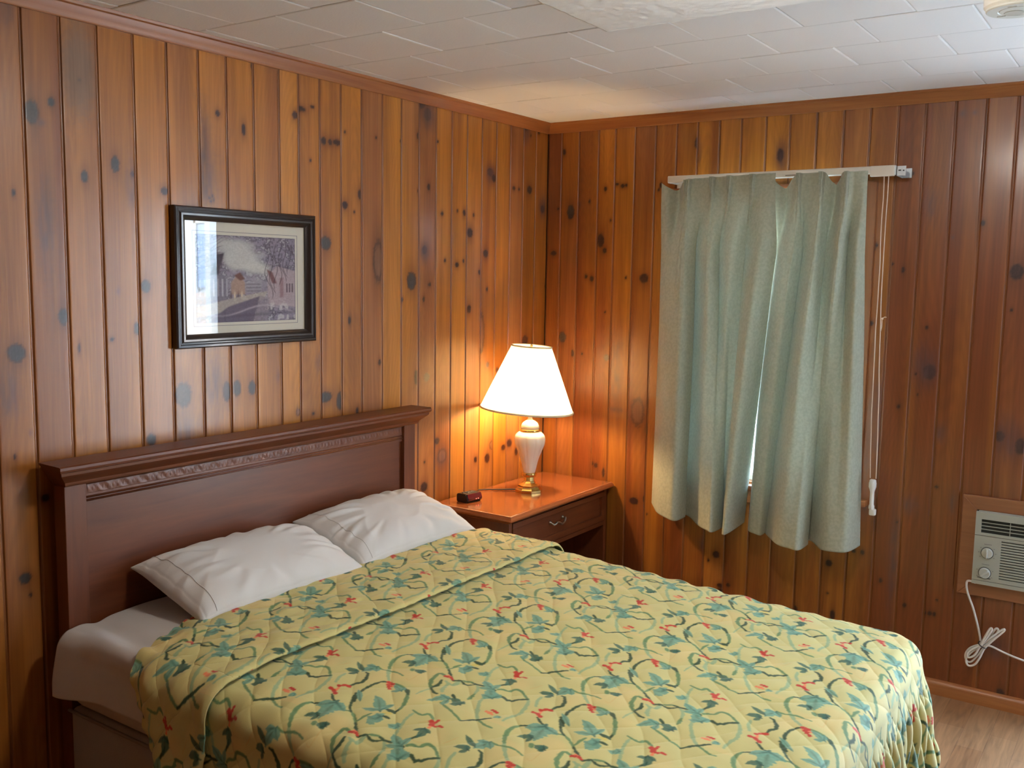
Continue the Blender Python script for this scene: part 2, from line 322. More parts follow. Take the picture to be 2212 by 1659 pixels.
# ------------------------------------------------------------------ pine walls
GOLD = np.array([.50,.196,.024]); RED = np.array([.185,.046,.011]); PINK = np.array([.30,.120,.058]); GREY = np.array([.17,.115,.085])
def parse(s): return [tuple(float(v) for v in k.split()) for k in s.split(';')]
def plank_wall(name, bounds, z0, z1, mapf, knots, tones, holes=(), dz=.005, du=.0048, seed=0, drift=0, pins=0, sat=1.):
    """vertical tongue and groove boards; bounds = groove centres along u"""
    us, dep, pid, grv = [], [], [], []
    for i in range(len(bounds)-1):
        a, b = bounds[i], bounds[i+1]
        prof = [(0,.0032,1),(.0040,.0032,1),(.0046,.0008,.5),(.0054,.0002,.1),(.0075,0,0)]
        for o_, d, g in prof: us.append(a+o_); dep.append(d); pid.append(i); grv.append(g)
        n = max(2, int((b-a-.015)/du))
        for k in range(1, n): us.append(a+.0075+(b-a-.015)*k/n); dep.append(0); pid.append(i); grv.append(0)
        for o_, d, g in [(-.0075,0,0),(-.0054,.0002,.1),(-.0046,.0008,.5),(-.0040,.0032,1)]: us.append(b+o_); dep.append(d); pid.append(i); grv.append(g)
    us.append(bounds[-1]); dep.append(.0032); pid.append(len(bounds)-2); grv.append(1)
    us = np.array(us); dep = np.array(dep); pid = np.array(pid); grv = np.array(grv)
    zs = np.linspace(z0, z1, int((z1-z0)/dz)+1)
    for (a,b,c,d) in holes:
        for e in (a,b):
            k = np.argmin(abs(us-e)); us[k] = e
        for e in (c,d):
            k = np.argmin(abs(zs-e)); zs[k] = e
    U, Z = np.meshgrid(us, zs); PID = np.broadcast_to(pid, U.shape); G = np.broadcast_to(grv, U.shape); D = np.broadcast_to(dep, U.shape).copy()
    n = len(bounds)-1
    rs = np.random.RandomState(seed+11)
    off = rs.rand(n)*50
    tone = np.array([tones[i % len(tones)] for i in range(n)])[PID]
    pink = (rs.rand(n)*.5)[PID]
    # heartwood streaks that run with the board
    hw = vnoise(U*13+off[PID], Z*.75+off[PID]*3, seed)
    hw2 = vnoise(U*45+off[PID]*2, Z*1.6+off[PID], seed+1)
    t = np.clip(tone + (hw-.5)*.75 + (hw2-.5)*.28 + drift*(1.2-Z), 0, 1)
    col = GOLD*(1-t[...,None]) + RED*t[...,None]
    p = np.clip(pink*sstep(.45,.8,vnoise(U*8+off[PID]*5, Z*1.1, seed+2)), 0, 1)[...,None]
    col = col*(1-p)+PINK*p
    # soft cathedral figure
    w = np.sin((U-vnoise(U*0+off[PID], Z*1.3, seed+5)*.06)*420 + 26*np.abs(vnoise(U*10+off[PID], Z*.9, seed+3)-.5)*6 + Z*3)
    col = col*(1+.055*w[...,None])
    ks = list(knots)
    for _ in range(pins):
        ks.append((us[0]+rs.rand()*(us[-1]-us[0]), z0+rs.rand()*(z1-z0), .003+.003*rs.rand(), .004+.005*rs.rand(), 0))
    for (ku, kz, ru, rz, ty) in ks:
        i = np.searchsorted(bounds, ku)-1
        if i < 0 or i >= n: continue
        c0 = np.searchsorted(us, max(bounds[i], ku-ru*4-.03)); c1 = np.searchsorted(us, min(bounds[i+1]-.001, ku+ru*4+.03))
        r0 = np.searchsorted(zs, kz-rz*6-.06); r1 = np.searchsorted(zs, kz+rz*6+.06)
        if c1-c0 < 1 or r1-r0 < 1: continue
        sl = (slice(r0,r1), slice(c0,c1))
        u = U[sl]-ku; z = Z[sl]-kz
        ru = max(ru,.0035); rz = max(rz,.0045)
        wob = 1+.25*(vnoise(u*160+ku*9, z*160, seed+7)-.5)
        d = np.sqrt((u/ru)**2+(z/rz)**2)*wob
        cc = col[sl]
        if ty in (0,1,2):
            halo = np.exp(-np.clip(np.sqrt((u/(ru*1.5))**2+(z/(rz*2.1))**2)-.35,0,9)**2*1.5)[...,None]
            cc = cc*(1-.45*halo) + RED*.5*.45*halo
        if ty == 0: core = np.array([.040,.013,.010])
        elif ty == 1: core = np.array([.050,.038,.034])
        elif ty == 2: core = np.array([.21,.10,.055])
        if ty in (0,1):
            k = (1-sstep(.86,1.12,d))[...,None]; cc = cc*(1-k)+core*k*(.7+.6*vnoise(u*300+ku*50,z*200,seed+4)[...,None])
            ring = np.exp(-((d-1.02)/.14)**2)[...,None]*(.8 if ty == 1 else .4); cc = cc*(1-ring)+np.array([.05,.02,.013])*ring
            if ty == 1:
                s = np.exp(-((d-.55)/.15)**2)[...,None]*.4; cc = cc*(1-s)+np.array([.04,.03,.03])*s
        elif ty == 2:
            k = (1-sstep(.8,1.1,d))[...,None]*.75; cc = cc*(1-k)+core*k
            ring = np.exp(-((d-1.05)/.2)**2)[...,None]*.8; cc = cc*(1-ring)+np.array([.06,.02,.012])*ring
        elif ty == 3:
            k = (np.exp(-d**2*.9)*(.35+.5*vnoise(u*120, z*25, seed+9)))[...,None]; cc = cc*(1-k)+np.array([.10,.055,.060])*k
        elif ty == 4:
            k = (np.exp(-d**4)*.8)[...,None]; cc = cc*(1-k)+GREY*k
        col[sl] = cc
    g = (G*.85)[...,None]
    col = col*(1-g)+np.array([.19,.060,.013])*g
    P = mapf(U, Z, D)
    mask = np.ones((len(zs)-1, len(us)-1), bool)
    zc = (zs[1:]+zs[:-1])/2; uc = (us[1:]+us[:-1])/2
    for (a,b,c,d) in holes:
        mask &= ~(((zc>c)&(zc<d))[:,None] & ((uc>a)&(uc<b))[None,:])
    o = grid(name, P, M_pine, None, np.clip(col,0,1), smooth=False, mask=mask)
    return o
def backing(bm, ax, v0, v1, u0, u1, z0, z1, holes):
    """wall thickness behind the boards as solid blocks around the openings"""
    hs = sorted(holes); cur = u0
    def B(a,b,c,d):
        if b-a < 1e-4 or d-c < 1e-4: return
        if ax == 1: box(bm, (a,v0,c), (b,v1,d))
        else: box(bm, (v0,a,c), (v1,b,d))
    for (a,b,c,d) in hs:
        B(cur,a,z0,z1); B(a,b,z0,c); B(a,b,d,z1); cur = b
    B(cur,u1,z0,z1)
H = 2.35
RX = 4.7; FY = -5.4      # right and front extents of the room
bL = [-2.69-.107*k for k in range(26,0,-1)] + [-2.69,-2.585,-2.477,-2.368,-2.253,-2.14,-2.026,-1.919,-1.809,-1.699,-1.611,-1.511,-1.405,-1.297,-1.182,-1.071,-.964,-.855,-.75,-.644,-.537,-.428,-.319,-.213,-.107,0]
tL = [.45]*26 + [.5,.62,.38,.30,.22,.28,.32,.25,.34,.05,.40,.33,.36,.48,.28,.24,.55,.50,.42,.35,.40,.5,.55,.48,.6]
bL = [b for b in bL if b > FY]; tL = tL[-(len(bL)):] if len(tL) >= len(bL) else tL
tL = tL[-(len(bL)-1):]
wl = plank_wall('wall_left', [FY]+bL, 0, H, lambda U,Z,D: np.stack([-D, U, Z], -1), parse(KL), [.45]+tL, seed=1, pins=30)
tag(wl, kind='structure')
bm = bmesh.new(); backing(bm, 0, -.12, -.007, FY, .12, 0, H, [])
tag(finish(bm, 'wall_left_core', M_dark), kind='structure').name = 'wall_left_backing'
bB = [0,.078,.174,.279,.367,.468,.571,.673,.772,.873,.971,1.079,1.181,1.291,1.399,1.502,1.607,1.706,1.812,1.918,2.022]
bB += [2.022+.105*k for k in range(1,26)]; bB = [b for b in bB if b < RX]+[RX]
tB = [.85,.60,.80,.68,.60,.90,.65,.60,.55,.50,.65,.42,.46,.40,.62,.55,.85,.95,.98,.85]+[1.0,.9,.95,.9,.85,.9]*6
WIN = (.735,1.470,.745,1.945); ACH = (1.98,2.40,.485,.762); DOOR = (2.47,3.36,0,2.04)
wb = plank_wall('wall_back', bB, 0, H, lambda U,Z,D: np.stack([U, D, Z], -1), parse(KB), tB, holes=[WIN,ACH,DOOR], seed=2, drift=.16, pins=20)
tag(wb, kind='structure')
bm = bmesh.new(); backing(bm, 1, .007, .13, -.12, RX+.12, 0, H, [WIN,ACH,DOOR])
tag(finish(bm, 'wall_back_backing', M_dark), kind='structure')
# the two walls behind the camera's view: coarser boards
def simple_wall(name, u0, u1, mapf, holes=(), seed=5):
    n = int(round((u1-u0)/.107)); b = [u0+(u1-u0)*k/n for k in range(n+1)]
    o = plank_wall(name, b, 0, H, mapf, [], [.4,.6,.35,.5,.3,.55,.45], holes=holes, dz=.04, du=.03, seed=seed)
    return tag(o, kind='structure')
simple_wall('wall_right', FY, 0, lambda U,Z,D: np.stack([RX+D, U, Z], -1), seed=6)
bm = bmesh.new(); backing(bm, 0, RX+.007, RX+.13, FY, .12, 0, H, []); tag(finish(bm, 'wall_right_backing', M_dark), kind='structure')
simple_wall('wall_front', 0, RX, lambda U,Z,D: np.stack([U, FY-D, Z], -1), seed=8)
bm = bmesh.new(); backing(bm, 1, FY-.13, FY-.007, -.12, RX+.12, 0, H, []); tag(finish(bm, 'wall_front_backing', M_dark), kind='structure')
# ------------------------------------------------------------------ ceiling of 12 inch tiles in running bond
def ceiling():
    rows = [-1.46+.2935*k for k in range(-15,6)]
    m, nt, b = newmat('ceiling_tile'); N = nt.nodes; Lk = nt.links
    at = N.new('ShaderNodeAttribute'); at.attribute_name = 'Col'
    b.inputs['Roughness'].default_value = .75; b.inputs['Specular IOR Level'].default_value = .25
    Lk.new(at.outputs['Color'], b.inputs['Base Color'])
    tc = N.new('ShaderNodeTexCoord'); n = N.new('ShaderNodeTexNoise'); n.inputs['Scale'].default_value = 160; n.inputs['Detail'].default_value = 3
    Lk.new(tc.outputs['Object'], n.inputs['Vector']); bp = N.new('ShaderNodeBump'); bp.inputs['Strength'].default_value = .10; bp.inputs['Distance'].default_value = .004
    Lk.new(n.outputs['Fac'], bp.inputs['Height']); Lk.new(bp.outputs['Normal'], b.inputs['Normal'])
    bm = bmesh.new(); cl = bm.verts.layers.float_color.new('Col')
    rs = random.Random(3)
    for i in range(len(rows)-1):
        y0, y1 = rows[i], rows[i+1]
        if y0 > 0 or y1 < FY: continue
        ph = .990 if (i % 2 == 1) else 1.13
        x = ph-.3075*5
        while x < RX:
            x0, x1 = max(x,-.02), min(x+.3075, RX+.02); ya, yb = max(y0,FY-.02), min(y1,.02)
            if x1 > x0+.004 and yb > ya+.004:
                z = H + rs.uniform(-.0009,.0009); g = .0006 if rs.random() < .5 else .0012
                tlt = rs.uniform(-.0007,.0007)
                c = .86+rs.uniform(-.015,.012); col = (c, c*.985, c*.96, 1)
                e = .0045
                lo = [(x0+g+e,ya+g+e),(x1-g-e,ya+g+e),(x1-g-e,yb-g-e),(x0+g+e,yb-g-e)]
                hi = [(x0+g,ya+g),(x1-g,ya+g),(x1-g,yb-g),(x0+g,yb-g)]
                A = [bm.verts.new((p[0],p[1],z+(tlt if k in (0,3) else -tlt))) for k,p in enumerate(lo)]
                Bv = [bm.verts.new((p[0],p[1],z+.0016+(tlt if k in (0,3) else -tlt))) for k,p in enumerate(hi)]
                T = [bm.verts.new((p[0],p[1],H+.014)) for p in hi]
                for v in A+Bv: v[cl] = col
                for v in T: v[cl] = (.25,.22,.19,1)
                bm.faces.new(A)
                for k in range(4):
                    bm.faces.new((A[k],A[(k+1)%4],Bv[(k+1)%4],Bv[k])); bm.faces.new((Bv[k],Bv[(k+1)%4],T[(k+1)%4],T[k]))
            x += .3075
    # deck above the tiles
    vs = box(bm, (-.12,FY-.13,H+.012), (RX+.13,.13,H+.09))
    for v in vs: v[cl] = (.2,.17,.14,1)
    me_o = finish(bm, 'ceiling', m); return tag(me_o, kind='structure')
ceiling()
# stippled replacement panel the ceiling fixture hangs from
def panel():
    x = np.linspace(1.128,2.05,190); y = np.linspace(-2.36,-1.472,180); X, Y = np.meshgrid(x, y)
    n = vnoise(X*70,Y*70,3)*.6+vnoise(X*45,Y*45,4)*.5+vnoise(X*200,Y*200,5)*.25
    e = np.minimum(np.minimum(X-x[0],x[-1]-X), np.minimum(Y-y[0],y[-1]-Y))
    Z = H-.0175-.0026*n
    Z = np.where(e<.001, H+.002, Z)
    o = grid('stippled_ceiling_panel', np.stack([X,Y,Z],-1), mat('stipple_plaster', (.86,.85,.82), .9, bump=.15, bscale=300))
    tag(o, 'rough stippled white panel set among the smooth ceiling tiles', 'ceiling panel')
panel()
# ------------------------------------------------------------------ crown, baseboards
def crown():
    pr = [(0,-.047),(.006,-.047),(.009,-.043),(.010,-.038),(.015,-.030),(.019,-.020),(.022,-.012),(.028,-.009),(.031,-.002),(.031,0),(0,0)]
    bm = bmesh.new(); prism(bm, [(a, H+b) for a,b in pr], 1, FY, -.0)   # along y: (u=x, v=z)
    tag(finish(bm, 'trim_1', M_trim, auto=35), kind='structure')
    bm = bmesh.new(); prism(bm, [(-a, H+b) for a,b in pr], 0, 0.0, RX)
    tag(finish(bm, 'trim_2', M_trimx, auto=35), kind='structure')
    bm = bmesh.new(); prism(bm, [(RX-a, H+b) for a,b in pr], 1, FY, 0); tag(finish(bm, 'trim_3', M_trim, auto=35), kind='structure')
    bm = bmesh.new(); prism(bm, [(FY+a, H+b) for a,b in pr], 0, 0, RX); tag(finish(bm, 'trim_4', M_trimx, auto=35), kind='structure')
    pb = [(0,0),(.018,0),(.018,.040),(.014,.050),(.006,.056),(0,.058)]
    bm = bmesh.new(); prism(bm, [(-a, b) for a,b in pb], 0, 0, DOOR[0]-.05); prism(bm, [(-a, b) for a,b in pb], 0, DOOR[1]+.05, RX)
    tag(finish(bm, 'baseboard_back', M_trimx, auto=35), kind='structure')
    bm = bmesh.new(); prism(bm, [(a, b) for a,b in pb], 1, FY, 0); tag(finish(bm, 'baseboard_left', M_trim, auto=35), kind='structure')
    bm = bmesh.new(); prism(bm, [(RX-a, b) for a,b in pb], 1, FY, 0); tag(finish(bm, 'baseboard_right', M_trim, auto=35), kind='structure')
    bm = bmesh.new(); prism(bm, [(FY+a, b) for a,b in pb], 0, 0, RX); tag(finish(bm, 'baseboard_front', M_trimx, auto=35), kind='structure')
crown()
# ------------------------------------------------------------------ laminate floor, strips run towards the window wall
def floor():
    m, nt, b = newmat('oak_laminate'); N = nt.nodes; Lk = nt.links
    tc = N.new('ShaderNodeTexCoord'); mp = N.new('ShaderNodeMapping'); mp.inputs['Rotation'].default_value = (0,0,PI/2)
    Lk.new(tc.outputs['Object'], mp.inputs['Vector'])
    br = N.new('ShaderNodeTexBrick'); br.inputs['Scale'].default_value = 1; br.inputs['Brick Width'].default_value = .42; br.inputs['Row Height'].default_value = .088
    br.inputs['Mortar Size'].default_value = .0006; br.inputs['Color1'].default_value = (.25,.120,.052,1); br.inputs['Color2'].default_value = (.32,.170,.080,1)
    br.inputs['Mortar'].default_value = (.17,.085,.045,1); br.offset = .37; br.inputs['Bias'].default_value = 0
    Lk.new(mp.outputs[0], br.inputs['Vector'])
    m2 = N.new('ShaderNodeMapping'); m2.inputs['Scale'].default_value = (38,3.2,1); Lk.new(tc.outputs['Object'], m2.inputs['Vector'])
    n = N.new('ShaderNodeTexNoise'); n.inputs['Scale'].default_value = 1; n.inputs['Detail'].default_value = 4; n.inputs['Distortion'].default_value = 1.5
    Lk.new(m2.outputs[0], n.inputs['Vector'])
    mr = N.new('ShaderNodeMapRange'); mr.inputs[1].default_value = .3; mr.inputs[2].default_value = .7; mr.inputs[3].default_value = .68; mr.inputs[4].default_value = 1.12
    Lk.new(n.outputs['Fac'], mr.inputs[0])
    mx = N.new('ShaderNodeMix'); mx.data_type = 'RGBA'; mx.blend_type = 'MULTIPLY'; mx.inputs[0].default_value = 1
    Lk.new(br.outputs['Color'], mx.inputs[6]); Lk.new(mr.outputs[0], mx.inputs[7]); Lk.new(mx.outputs[2], b.inputs['Base Color'])
    b.inputs['Roughness'].default_value = .5; b.inputs['Specular IOR Level'].default_value = .3
    bm = bmesh.new(); box(bm, (-.12,FY-.13,-.1), (RX+.13,.13,0)); tag(finish(bm, 'floor', m), kind='structure')
floor()
# ------------------------------------------------------------------ back window
def window_back():
    a,b,c,d = WIN
    t = bpy.data.objects.new('window_1', None); C.objects.link(t); t.location = ((a+b)/2,0,c); tag(t, kind='structure')
    bm = bmesh.new()
    w = .075
    box(bm, (a-w,-.018,c-.005), (a,0,d+w), .002); box(bm, (b,-.018,c-.005), (b+w,0,d+w), .002); box(bm, (a,-.018,d), (b,0,d+w), .002)
    finish(bm, 'window_casing', M_casing, t)
    bm = bmesh.new(); box(bm, (a-w-.03,-.045,c-.028), (b+w+.03,.0,c-.004), .004); box(bm, (a-w,-.018,c-.085), (b+w,0,c-.028), .002)
    box(bm, (a,-.001,c-.0065), (b,.10,c+.004))
    finish(bm, 'window_sill', M_trimx, t)
    bm = bmesh.new(); f = .035; y0, y1 = .045, .085
    box(bm, (a,y0,c), (b,y1,c+f)); box(bm, (a,y0,d-f), (b,y1,d)); box(bm, (a,y0,c+f), (a+f,y1,d-f)); box(bm, (b-f,y0,c+f), (b,y1,d-f))
    box(bm, (a+f,y0+.005,(c+d)/2-.02), (b-f,y1-.005,(c+d)/2+.02))
    finish(bm, 'window_frame', M_winframe, t)
    bm = bmesh.new(); box(bm, (a+f,.062,c+f), (b-f,.066,d-f)); finish(bm, 'window_glass', M_glass, t)
M_glass, _nt, _b = newmat('clear_glass')
_b.inputs['Transmission Weight'].default_value = 1; _b.inputs['Roughness'].default_value = 0; _b.inputs['IOR'].default_value = 1.01
_b.inputs['Base Color'].default_value = (1,1,1,1)
window_back()
# ------------------------------------------------------------------ door in the back wall, standing open
def door_back():
    a,b,c,d = DOOR
    t = bpy.data.objects.new('door_1', None); C.objects.link(t); t.location = (b,0,0); tag(t, kind='structure')
    bm = bmesh.new(); w = .06
    box(bm, (a-.012,-.015,0), (a,.13,d)); box(bm, (b,-.015,0), (b+.012,.13,d)); box(bm, (a-.012,-.015,d-.012), (b+.012,.13,d))
    box(bm, (a-w,-.016,0), (a-.012,0,d+w)); box(bm, (b+.012,-.016,0), (b+w,0,d+w)); box(bm, (a-.012,-.016,d), (b+.012,0,d+w))
    finish(bm, 'door_frame', M_casing, t)
    bm = bmesh.new(); box(bm, (b-.03,-.03-.85,.01), (b+.012,-.03,d-.02), .003)
    finish(bm, 'door_leaf', mat('white_door_paint', (.75,.76,.78), .45), t)
    bm = bmesh.new(); tube(bm, [(b-.03,-.80,1.0),(b-.07,-.80,1.0)], .012); vs = lathe(bm, [(.0,0),(.02,.004),(.028,.018),(.024,.034),(0,.040)], 0, 0, 24)
    bmesh.ops.transform(bm, matrix=Matrix.Translation((b-.065,-.80,1.0)) @ Matrix.Rotation(-PI/2,4,'Y'), verts=vs)
    finish(bm, 'door_knob', M_brass, t, smooth=True)
door_back()
def topz(x, y): return .648 - .040*sstep(.6,2.0,x) - .010*sstep(.55,.80,np.abs(y+1.845))
# ------------------------------------------------------------------ bed
def bed():
    t = thing('bed', 'wide double bed with dark cherry headboard, carved top rail and metal frame', 'bed', (1.05,-1.84,0))
    hb = bpy.data.objects.new('headboard', None); C.objects.link(hb); hb.parent = t; hb.location = (0,0,0)
    def F(bm, name, m, **k):
        o = finish(bm, name, m, hb, **k); return o
    bm = bmesh.new(); box(bm, (.052,-2.52,.30), (.072,-1.12,1.0)); F(bm, 'headboard_panel', M_cherryY)
    for a, b in ((-2.565,-2.50),(-1.155,-1.09)):
        bm = bmesh.new(); box(bm, (.04,a,0), (.092,b,1.035), .002); F(bm, 'headboard_post', M_cherryZ)
    # cap moulding profile (x,z)
    pr = [(.03,1.035),(.094,1.035),(.098,1.040),(.099,1.046),(.103,1.050),(.110,1.056),(.122,1.066),(.128,1.072),(.129,1.080),(.134,1.083),(.137,1.089),(.135,1.096),(.130,1.099),(.03,1.100)]
    bm = bmesh.new(); prism(bm, pr, 1, -2.60, -1.04)
    for v in bm.verts:     # mitred returns: ends step in with the profile
        k = max(0,(.137-v.co.x)) if v.co.x > .09 else .043
        if v.co.z < 1.098: v.co.y += k*.9 if v.co.y < -2 else -k*.9
    F(bm, 'headboard_cap', M_cherryY, auto=30)
    # rail with a carved running leaf band and two beads
    bm = bmesh.new(); box(bm, (.052,-2.50,.972), (.080,-1.155,1.036)); F(bm, 'headboard_rail', M_cherryY)
    bm = bmesh.new()
    for z in (.984,.993): tube(bm, [(.081,-2.50,z),(.081,-1.155,z)], .0032, 8)
    tube(bm, [(.086,-2.56,1.034),(.086,-1.09,1.034)], .0036, 8)
    F(bm, 'headboard_bead', M_cherryY, smooth=True)
    y = np.linspace(-2.49,-1.165,1500); z = np.linspace(1.002,1.029,22); Y, Z = np.meshgrid(y, z)
    ph = (Y+3)/.032; v = (Z-1.0155)/.0135
    h = .0006*np.clip(np.cos(2*PI*(ph+.28*v)),-.3,1)*(1-v**2)**.5 + .0004*np.clip(np.cos(4*PI*(ph-.3*v*abs(v))),-.2,1)*(1-np.abs(v)) + .0003*np.sin(2*PI*ph*.5+v*3)
    h = np.where(np.abs(v)>.98, -.001, h)
    g = grid('carved_band', np.stack([.0805+h, Y, Z], -1) - np.array([0,0,0]), M_cherryY)
    for vtx in (g.data,): vtx.transform(Matrix.Translation((-1.05,1.84,0)))
    g.parent = hb
    # metal frame
    fr = bpy.data.objects.new('bed_frame', None); C.objects.link(fr); fr.parent = t
    for yy in (-2.55,-1.13):
        bm = bmesh.new(); box(bm, (.09,yy-.003,.15), (1.98,yy+.003,.19)); box(bm, (.09,yy-.03,.17),(1.98,yy+.03,.176)); finish(bm, 'side_rail', M_black, fr)
    for xx in (.25,1.05,1.85):
        bm = bmesh.new(); box(bm, (xx-.015,-2.55,.166), (xx+.015,-1.13,.17)); finish(bm, 'cross_rail', M_black, fr)
    for xx in (.25,1.85):
        for yy in (-2.5,-1.18):
            bm = bmesh.new(); lathe(bm, [(.024,0),(.026,.004),(.02,.02),(.014,.03),(.014,.166)], xx, yy, 16); finish(bm, 'leg', M_black, fr, auto=40)
    return t
bed()
def cushion_box(name, x0,x1,y0,y1,z0,z1, r, m, n=60, puff=.006):
    bm = bmesh.new(); box(bm, (x0,y0,z0), (x1,y1,z1), r, 5)
    return bm
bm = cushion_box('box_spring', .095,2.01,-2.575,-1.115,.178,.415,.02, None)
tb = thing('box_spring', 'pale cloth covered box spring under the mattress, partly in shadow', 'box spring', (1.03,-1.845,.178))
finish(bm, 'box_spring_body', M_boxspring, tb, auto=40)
bm = bmesh.new()
M_pipe = mat('grey_piping',(.25,.22,.20),.8)
for z in (.185,.408):
    for yy in (-2.578,-1.112):
        bm = bmesh.new(); tube(bm, [(.10,yy,z),(1.96,yy,z)], .0045, 8); finish(bm, 'piping', M_pipe, tb, smooth=True)
tm = thing('mattress', 'thick mattress wrapped in a fitted white cover, on the box spring', 'mattress', (1.04,-1.845,.417))
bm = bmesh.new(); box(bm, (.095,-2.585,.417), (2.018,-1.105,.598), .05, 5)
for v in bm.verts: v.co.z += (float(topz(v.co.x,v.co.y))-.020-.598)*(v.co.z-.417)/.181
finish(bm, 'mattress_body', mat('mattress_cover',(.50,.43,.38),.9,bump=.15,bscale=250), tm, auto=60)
# ------------------------------------------------------------------ draped cloth over the mattress
def drape(S, T, hw, xf, yc, e0, r, hang, off, rip=0., flare=.05, seed=0):
    """cloth coordinates (S across, T along) -> position over a slab with rounded sides"""
    sa = np.sign(S)*np.maximum(np.abs(S)-hw, 0); tb = np.maximum(T-xf, 0)
    e = np.hypot(sa, tb); q = np.where(e > 1e-9, e, 1); dx = tb/q; dy = sa/q
    cx = np.minimum(T, xf); cy = yc+np.clip(S,-hw,hw)
    th = np.clip((e-e0)/r, 0, PI/2); e1 = e0+r*PI/2
    over = np.maximum(e-e1, 0)
    f = np.minimum(e, e0)+r*np.sin(th)+over*flare
    g = r*(1-np.cos(th))+over*.995 + .006*(np.minimum(e,e0)/e0)**2
    ang = np.arctan2(tb, np.abs(sa)+1e-9)
    along = np.where(ang < .01, T, np.where(ang > 1.56, S, np.clip(S,-hw,hw)*0+T*0+ang*.42+xf+hw))
    w = sstep(.02,.30,over)
    f = f + rip*w*(np.sin(along*2*PI/.31+2.1*vnoise(along*3,over*3,seed))+.5*np.sin(along*2*PI/.13+1.7+over*4))
    x = cx+dx*f; y = cy+dy*f
    z = topz(cx,cy)+off-g
    return np.stack([x, y, np.maximum(z, .015)], -1), e, over, ang
def displace(P, h):
    du = np.gradient(P, axis=1); dv = np.gradient(P, axis=0)
    n = np.cross(dv, du); n /= np.linalg.norm(n, axis=-1, keepdims=True)+1e-12
    return P + n*h[...,None]
def sheet():
    s = np.linspace(-.885,.885,360); t = np.linspace(.095,.62,110); S, T = np.meshgrid(s, t)
    P, e, over, ang = drape(S, T, .66, 9, -1.845, .055, .035, 0, -.006, rip=.004, flare=.03, seed=3)
    side = np.abs(S)-.75
    h = .008*(vnoise(S*9,T*14,1)-.5)+.018*np.exp(-((S+.70+.10*(T-.1))/.03)**2)*sstep(.12,.3,T)*(1-sstep(.45,.6,T)) - .010*np.exp(-((S+.64+.10*(T-.1))/.03)**2)
    # the loose head corner sticks out and hangs
    c = sstep(-.72,-.86,S)*sstep(.30,.10,T)
    P[...,1] -= .020*c; P[...,2] -= .02*c
    P = displace(P, h)
    o = grid('bed_sheet', P, M_sheet, thick=.002)
    tag(o, 'rumpled white sheet over the head of the mattress, hanging off its left corner', 'sheet')
sheet()
